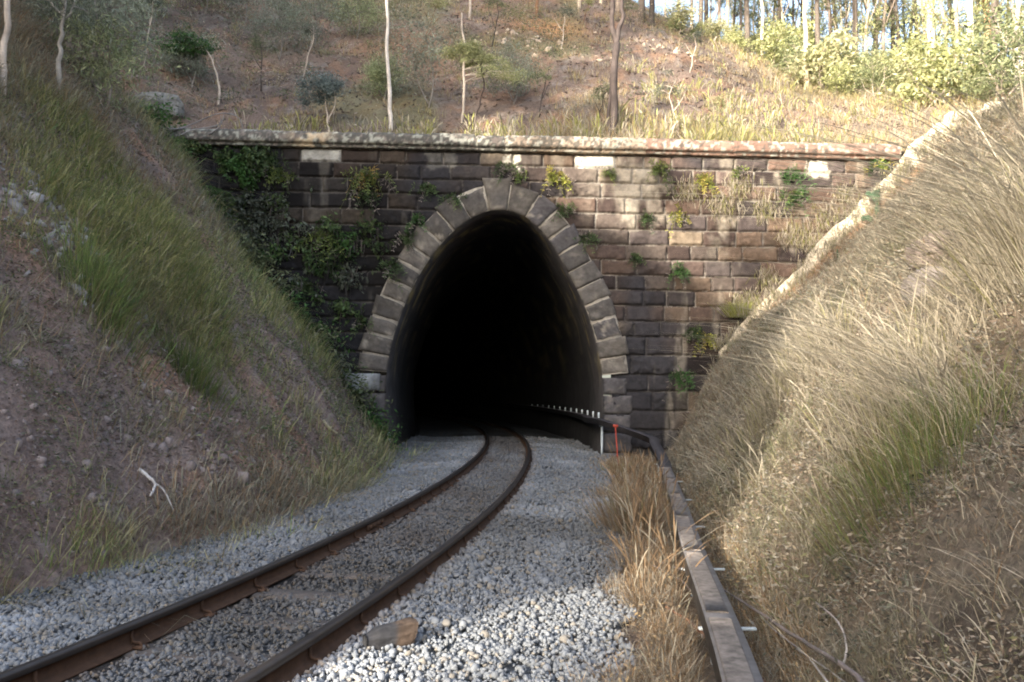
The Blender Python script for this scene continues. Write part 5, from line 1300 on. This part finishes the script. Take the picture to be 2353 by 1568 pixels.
stick('fallen_branch', 'dead forked branch lying across the cable duct in the right foreground', 'branch', [
    ([(1765, 1585), (1690, 1520), (1640, 1480), (1590, 1435), (1530, 1398)], 0.018, 0.009, RB, 0.07),
    ([(1615, 1465), (1612, 1420), (1600, 1380), (1565, 1335), (1500, 1300)], 0.012, 0.006, GB, 0.06),
    ([(2010, 1600), (1930, 1530), (1830, 1465), (1740, 1410), (1640, 1345), (1560, 1308), (1490, 1285)], 0.014, 0.006, GB, 0.06)])
stick('fallen_branch', 'curved thin grey twig standing up in the right foreground grass', 'branch', [([(1935, 1545), (1945, 1495), (1925, 1440), (1875, 1385)], 0.006, 0.004, (0.34, 0.31, 0.29), 0.05)])
stick('fallen_branch', 'straight grey twigs at the bottom edge right of the duct', 'branch', [([(1905, 1580), (1850, 1510), (1780, 1450), (1730, 1400)], 0.006, 0.003, (0.30, 0.28, 0.27), 0.05), ([(1960, 1590), (1900, 1545), (1830, 1495)], 0.005, 0.003, (0.30, 0.28, 0.27), 0.05)])
stick('fallen_branch', 'bleached white stick lying low on the left bank', 'branch', [([(318, 1082), (342, 1100), (356, 1118), (345, 1140)], 0.020, 0.012, (0.55, 0.52, 0.50), 0.01), ([(352, 1112), (375, 1140), (400, 1175)], 0.012, 0.006, (0.45, 0.42, 0.40), 0.01)])
stick('fallen_branch', 'yellowish stick on the left bank near the wall foot', 'branch', [([(742, 968), (755, 985), (775, 1000)], 0.035, 0.02, (0.42, 0.36, 0.24), 0.01)])
b0 = on_wall(395, 300, 0.2)
T = thing('fallen_branch', tuple(map(float, b0)), 'bundle of bare grey branches lying over the left end of the coping', 'branch')
for pts in ([(300, 322), (360, 308), (430, 290), (500, 262), (545, 268), (560, 300)], [(310, 318), (370, 302), (440, 292)], [(290, 312), (350, 300), (400, 296)], [(395, 322), (440, 300), (500, 288), (508, 265)], [(480, 310), (505, 290), (515, 262)]):
    Pw = np.array([on_wall(*p, 0.25 + 0.1 * rng.random()) for p in pts]) - b0; Pw = catmull(Pw, 6); mb = MB()
    mb.tube(Pw, np.linspace(0.022, 0.008, len(Pw)), 6, (0.24, 0.23, 0.23)); obj('stem', mb.mesh('stem', True), M_bark, T)
def boulder(label, g, r, sq, col, seed):
    me_ = bpy.data.meshes.new('boulder'); import bmesh
    bm = bmesh.new(); bmesh.ops.create_icosphere(bm, subdivisions=4, radius=1)
    co = np.array([v.co[:] for v in bm.verts]); bm.to_mesh(me_); bm.free()
    d_ = 1 + 0.28 * fbm(co[:, 0] * 1.4 + seed, co[:, 1] * 1.4, co[:, 2] * 1.4, seed) ; co = np.round(co * 2.2) / 2.2 * 0.35 + co * 0.65
    co = co * d_[:, None] * np.array(sq) * r; me_.vertices.foreach_set('co', co.astype(np.float32).ravel())
    a = me_.color_attributes.new('col', 'FLOAT_COLOR', 'POINT'); c = np.ones((len(co), 4), np.float32); c[:, :3] = np.array(col) * (1 + 0.3 * fbm(co[:, 0] * 5, co[:, 1] * 5, co[:, 2] * 5, seed + 3))[:, None]; a.data.foreach_set('color', c.ravel())
    o = obj('boulder', me_, M_stone); o.location = tuple(map(float, g)); tag(o, label, 'rock')
boulder('cracked brown rock jutting out of the right bank beside the huge straw tussock', tg(2165, 570) - np.array([0, 0, 0.12]), 0.42, (1.0, 0.9, 0.75), (0.11, 0.088, 0.075), 11)
boulder('grey-brown rock below the cracked one on the right bank', tg(2150, 640) - np.array([0, 0, 0.15]), 0.36, (1.1, 0.9, 0.8), (0.12, 0.105, 0.095), 17)
if 0: boulder('x', tg(2250, 1420) - np.array([-0.05, 0, 0.09]), 0.20, (1.7, 1.3, 0.7), (0.19, 0.145, 0.105), 23)
boulder('small rounded stone beside the duct bend at the foot of the right bank', tg(1525, 985), 0.16, (1.2, 1.0, 0.8), (0.34, 0.30, 0.27), 29)
boulder('weathered grey boulder on the hillside above the left end of the coping', hill_at(360, 250), 0.55, (1.4, 1.0, 0.8), (0.17, 0.165, 0.15), 31)

# scattered thin stems on the hillside
TS = [(215, 210, 60, 'thin dark crooked stem left of the bent green-topped sapling'), (330, 150, 0, 'dark crooked stem near the top left of the hillside'), (285, 230, 120, 'thin pale upright stem above the left end of the coping'),
      (600, 210, 90, 'thin grey stem midway between the bent sapling and the white trunk'), (690, 200, 60, 'slim olive stem just left of the blue-grey shrub'), (960, 150, 0, 'thin brown stem high on the hill right of the white trunk'), (1130, 110, 0, 'thin stem above the yellow-green crown'),
      (1290, 110, 20, 'slim grey stem left of the forked tree high on the hill'), (1340, 60, 0, 'thin brown stem at the top edge left of the forked tree'), (1370, 300, 200, 'short grassy stem just left of the forked tree base'), (1560, 300, 190, 'thin dry stem behind the coping right of the forked tree'), (1655, 290, 235, 'short dry stem poking over the right half of the coping'), (1240, 270, 170, 'slim olive stem above the coping right of the black leaning sapling'), (1585, 170, 80, 'pale twig-like stem on the sunlit slope right of the forked tree')]
for k, (px, py, top, lab) in enumerate(TS):
    b = hill_at(px, py) if px > 320 else to_ground(px, py, 14); Y = b[1]; h = (py - top) / FPX * Y * 1.05
    l1, l2 = rng.uniform(-0.25, 0.25, 2) * h
    tree('sapling', lab, 'sapling', b, [([(0, 0, -0.1), (l1 * 0.5, 0, h * 0.4), (l1, 0, h * 0.75), (l1 + l2 * 0.4, 0, h)], 0.024, 0.008), ([(l1 * 0.5, 0, h * 0.4), (l1 * 0.5 + l2, 0.1, h * 0.8)], 0.014, 0.006)], [DARK, PALE, BRN][k % 3],
         [((l1, 0, h * 0.95), (0.5, 0.4, 0.35), 9, 70, 0.10, [EU, GG, YG][k % 3], 0.7, 0.16)])

# leafy edge growing along the top of the left bank against the wall
mb = MB()
for (px, py) in [(300, 300), (335, 330), (365, 370), (390, 410), (420, 450), (455, 490), (490, 530), (530, 580), (565, 620), (600, 670), (640, 720), (670, 760), (705, 800), (745, 850), (770, 890), (800, 930), (830, 980), (850, 1020), (790, 960), (340, 280), (280, 270)]:
    ctr = on_wall(px, py, 0.45) + np.array([0.22, 0, 0.16]); n = 420; u = rng.normal(0, 0.5, (n, 3)); sc_ = rng.uniform(0.35, 0.62)
    P = ctr + u * np.array([1, 0.5, 0.8]) * sc_; P = P[(P[:, 1] < wall_y(P[:, 0]) - 0.02) & (P[:, 2] > H_front(P[:, 0], P[:, 1]))]
    pal = np.array([GN, FG, GG, EU][rng.integers(4)]) * rng.uniform(0.9, 1.5)
    leaves(mb, P, 0.12 * rng.uniform(0.5, 1.4, len(P)), pal, [2, 2, 1], 0.4, 0.36)
tag(obj('edge_scrub', mb.mesh('edge_scrub'), M_leaf), 'low leafy green scrub along the edge where the left bank meets the wall', 'scrub', kind='stuff')

# dead scrub and curled dry leaves standing in the grass of both banks
mb = MB()
def scrub(n, x0, x1, y0, y1, cond, H, hmax, size, cols, wts, f, sp):
    x, y = scatter(n, x0, x1, y0, y1); z = H(x, y)
    k = cond(x, y) & (fbm(x * 1.1, y * 1.1, z * 1.1, 901) > f) & (np.abs(x) < 0.72 * y + 0.6); x, y = x[k], y[k]; per = 16
    X = np.repeat(x, per) + rng.normal(0, sp, len(x) * per); Y = np.repeat(y, per) + rng.normal(0, sp, len(x) * per)
    hh_ = np.repeat(rng.uniform(0.3, 1.0, len(x)), per) * hmax
    Z = H(X, Y) + rng.uniform(0, 1, len(X)) ** 1.2 * hh_
    leaves(mb, np.stack([X, Y, Z], 1), size * rng.uniform(0.5, 1.5, len(X)), cols, wts, 0.0, 0.34)
DC = [[0.30, 0.25, 0.18], [0.38, 0.33, 0.26], [0.20, 0.15, 0.11], [0.25, 0.235, 0.20], [0.17, 0.17, 0.09]]
rb = lambda x, y: x > foot_r(y) - 0.1
scrub(3000, 1, 5, 2.2, 5, rb, H_front, 0.14, 0.026, DC, [3, 2, 3, 4, 1], -0.25, 0.05)
scrub(4200, 1, 9, 5, 11, rb, H_front, 0.24, 0.042, DC, [3, 2, 3, 4, 2], -0.2, 0.09)
scrub(3400, 2, 14, 11, 20, rb, H_front, 0.28, 0.06, DC, [3, 2, 3, 4, 2], -0.15, 0.14)
GC = [[0.10, 0.105, 0.075], [0.15, 0.155, 0.115], [0.07, 0.065, 0.05]]
scrub(1500, 1, 6, 2.2, 8, lambda x, y: rb(x, y) & (fbm(x * 0.9, y * 0.9, 0, 931) > 0.12), H_front, 0.26, 0.034, GC, [3, 3, 3], -0.5, 0.08)
scrub(2600, 2, 14, 8, 19, lambda x, y: rb(x, y) & (fbm(x * 0.7, y * 0.7, 0, 933) > 0.14), H_front, 0.42, 0.06, GC, [3, 3, 3], -0.5, 0.15)
lb = lambda x, y: x < foot_l(y) - 0.05
scrub(2600, -6, -2.4, 5, 9, lb, H_front, 0.16, 0.032, [[0.17, 0.15, 0.12], [0.24, 0.20, 0.17], [0.16, 0.18, 0.09], [0.10, 0.14, 0.06]], [3, 2, 3, 2], -0.1, 0.07)
scrub(5000, -14, -2.4, 9, 20, lb, H_front, 0.26, 0.06, [[0.17, 0.15, 0.12], [0.26, 0.22, 0.18], [0.18, 0.20, 0.10], [0.11, 0.15, 0.07]], [3, 2, 4, 2], -0.1, 0.12)
vg = lambda x, y: (x > bal_r(y) + 0.02) & (np.abs(x - duct_x(y)) > 0.2) & (x < foot_r(y))
scrub(5200, 0, 4, 2.8, 19, vg, H_front, 0.16, 0.03, [[0.46, 0.34, 0.18], [0.40, 0.30, 0.19], [0.24, 0.16, 0.10], [0.32, 0.29, 0.23]], [3, 3, 2, 2], -0.35, 0.05)
tag(obj('dry_scrub', mb.mesh('dry_scrub'), M_leaf), 'curled dead leaves and low dry scrub standing among the grass of the banks', 'scrub', kind='stuff')

# tufts that break up the sunlit path strip
mb = MB()
k = rng.integers(0, len(E_), 560); P = E_[k] + rng.normal(0, 0.13, (560, 3)) + np.array([0, -0.03, -0.02]); per = 14
P = np.repeat(P, per, 0) + rng.normal(0, 0.05, (560 * per, 3)); n = len(P)
mb.add(*blades(P, rng.uniform(0.08, 0.32, n), np.full(n, 0.012), rng.normal(-0.15, 0.5, (n, 2)), mixcol(n, [STRAW, STRAW2, OLIVE * 1.3], [3, 2, 2]), 0.4))
tag(obj('path_grass', mb.mesh('path_grass'), M_grass), 'pale grass fringing the sunlit path strip', 'grass', kind='stuff')

mb = MB()
x, y = scatter(1500, -18, 8, 21.4, 44); k = fbm(x * 0.35, y * 0.35, 0, 911) > 0.02; x, y = x[k], y[k]
for a_, b_ in zip(x, y):
    if rng.random() > 0.55: continue
    r_ = rng.uniform(0.15, 0.5); n = int(160 * r_ / 0.3); P = np.array([a_, b_, float(H_back(a_, b_)) + r_ * 0.6]) + rng.normal(size=(n, 3)) * r_ * np.array([0.8, 0.8, 0.55])
    leaves(mb, P, 0.085 * rng.uniform(0.5, 1.5, n), np.array([GG, EU, DC[:3], FG][rng.integers(4)]) * rng.uniform(0.9, 1.5), [2, 2, 1], 0.3, 0.2)
tag(obj('hill_scrub', mb.mesh('hill_scrub'), M_leaf), 'low grey-green and brown scrub scattered over the hillside', 'scrub', kind='stuff')

# tall loose straw stalks: over the verge and the right bank, seed heads included
mb = MB()
def stalks(x, y, H, h, w, lean, cols, wts):
    n = len(x); P = np.stack([x, y, H(x, y) - 0.02], 1); a = rng.uniform(0, 2 * math.pi, n)
    s = np.stack([np.cos(a), np.sin(a), 0 * a], 1) * w[:, None] / 2; L = np.concatenate([lean, np.zeros((n, 1))], 1) * h[:, None]
    ts = np.array([0, 0.3, 0.6, 0.85, 1.0]); rows = []
    for t in ts:
        c = P + np.array([0, 0, 1.0]) * (h * (t - 0.45 * t ** 2 * np.minimum(np.linalg.norm(lean, axis=1), 1)))[:, None] + L * t ** 1.8
        ww_ = (1.0 if t < 0.8 else (2.4 if t < 0.95 else 0.3)); rows += [c - s * ww_, c + s * ww_]
    V = np.stack(rows, 1).reshape(-1, 3); b = np.arange(n)[:, None, None] * 10; q = (b + np.array([[[2 * k, 2 * k + 1, 2 * k + 3, 2 * k + 2] for k in range(4)]])).reshape(-1, 4)
    mb.add(V, q, None, np.repeat(mixcol(n, cols, wts), 10, 0))
SC = [STRAW * 1.1, STRAW2, BROWN, GREYG * 1.2]
yv_ = rng.uniform(6.0, 15.5, 520); xv = bal_r(yv_) + 0.1 + (duct_x(yv_) - bal_r(yv_) - 0.2) * rng.random(520)
stalks(xv, yv_, H_front, rng.uniform(0.25, 0.85, 520), np.full(520, 0.007), rng.normal(0, 0.35, (520, 2)), [BROWN * 1.2, STRAW * 0.9, BROWN * 0.7], [3, 2, 2])
yv_ = rng.uniform(3.0, 7.0, 380); xv = bal_r(yv_) + 0.1 + (duct_x(yv_) - bal_r(yv_) - 0.2) * rng.random(380)
stalks(xv, yv_, H_front, rng.uniform(0.12, 0.34, 380), np.full(380, 0.0035), rng.normal(0, 0.4, (380, 2)), SC, [3, 3, 2, 1])
for (n, y0, y1, h0, w) in ((2400, 2.3, 5, 0.30, 0.0028), (2500, 5, 9, 0.50, 0.0045), (2100, 9, 15, 0.62, 0.007), (900, 15, 19.5, 0.42, 0.010)):
    # clumps of stalks
    c = n // 22; x, y = scatter(c * 3, 1, 13, y0, y1); k = (x > foot_r(y) + 0.1) & (np.abs(x) < 0.72 * y + 0.8) & (fbm(x * 0.8, y * 0.8, 0, 921) > -0.2); x, y = x[k][:c], y[k][:c]
    ld = rng.normal(0, 0.6, (len(x), 2)) + np.array([-0.3, 0.0]); X = np.repeat(x, 22) + rng.normal(0, 0.05, len(x) * 22); Y = np.repeat(y, 22) + rng.normal(0, 0.05, len(x) * 22)
    m = len(X); stalks(X, Y, H_front, h0 * rng.uniform(0.4, 1.3, m) * np.repeat(rng.uniform(0.6, 1.3, len(x)), 22), np.full(m, w), np.repeat(ld, 22, 0) + rng.normal(0, 0.4, (m, 2)), SC, [3, 4, 1, 3])
for (px, py, nn_, hh_, ld) in ((2400, 640, 260, 1.8, (-1.0, 0.0)), (2080, 960, 240, 1.25, (-0.8, 0.1)), (2200, 1010, 160, 0.9, (-0.6, 0.1)), (1900, 850, 160, 1.0, (-0.7, 0.0)), (1780, 960, 120, 0.8, (-0.5, 0.1)), (2250, 760, 140, 1.2, (-0.8, 0.0))):
    g_ = to_ground(px, py); X = g_[0] + rng.normal(0, 0.16, nn_); Y = g_[1] + rng.normal(0, 0.16, nn_)
    stalks(X, Y, H_front, hh_ * rng.uniform(0.5, 1.15, nn_), np.full(nn_, 0.0045), np.array(ld) + rng.normal(0, 0.35, (nn_, 2)), [STRAW2 * 1.1, STRAW * 1.2], [3, 2])
HG = [[0.36, 0.35, 0.13], STRAW2 * 1.1, STRAW * 1.1, [0.27, 0.28, 0.10]]
for (n, x0, x1, v0, v1, h0) in ((2600, -1.5, 10.5, 0.75, 2.0, 0.62), (900, -8, -1.5, 0.75, 2.0, 0.42), (1500, 4, 14, 2.0, 7.0, 0.5), (1200, 8, 20, 5, 14, 0.5)):
    c = n // 16; x = rng.uniform(x0, x1, c); v = rng.uniform(v0, v1, c); X = np.repeat(x, 16) + rng.normal(0, 0.10, c * 16); Y = np.repeat(v, 16) + wall_y(X) + rng.normal(0, 0.08, c * 16)
    m = len(X); stalks(X, Y, H_back, h0 * rng.uniform(0.4, 1.3, m) * np.repeat(rng.uniform(0.5, 1.4, c), 16), np.full(m, 0.016), np.repeat(rng.normal(0, 0.15, (c, 2)), 16, 0) + rng.normal(0, 0.25, (m, 2)), HG, [3, 3, 2, 2])
tag(obj('straw_stalks', mb.mesh('straw_stalks'), M_grass), 'loose tall straw stalks with seed heads over the right bank, the verge and behind the coping', 'grass', kind='stuff')
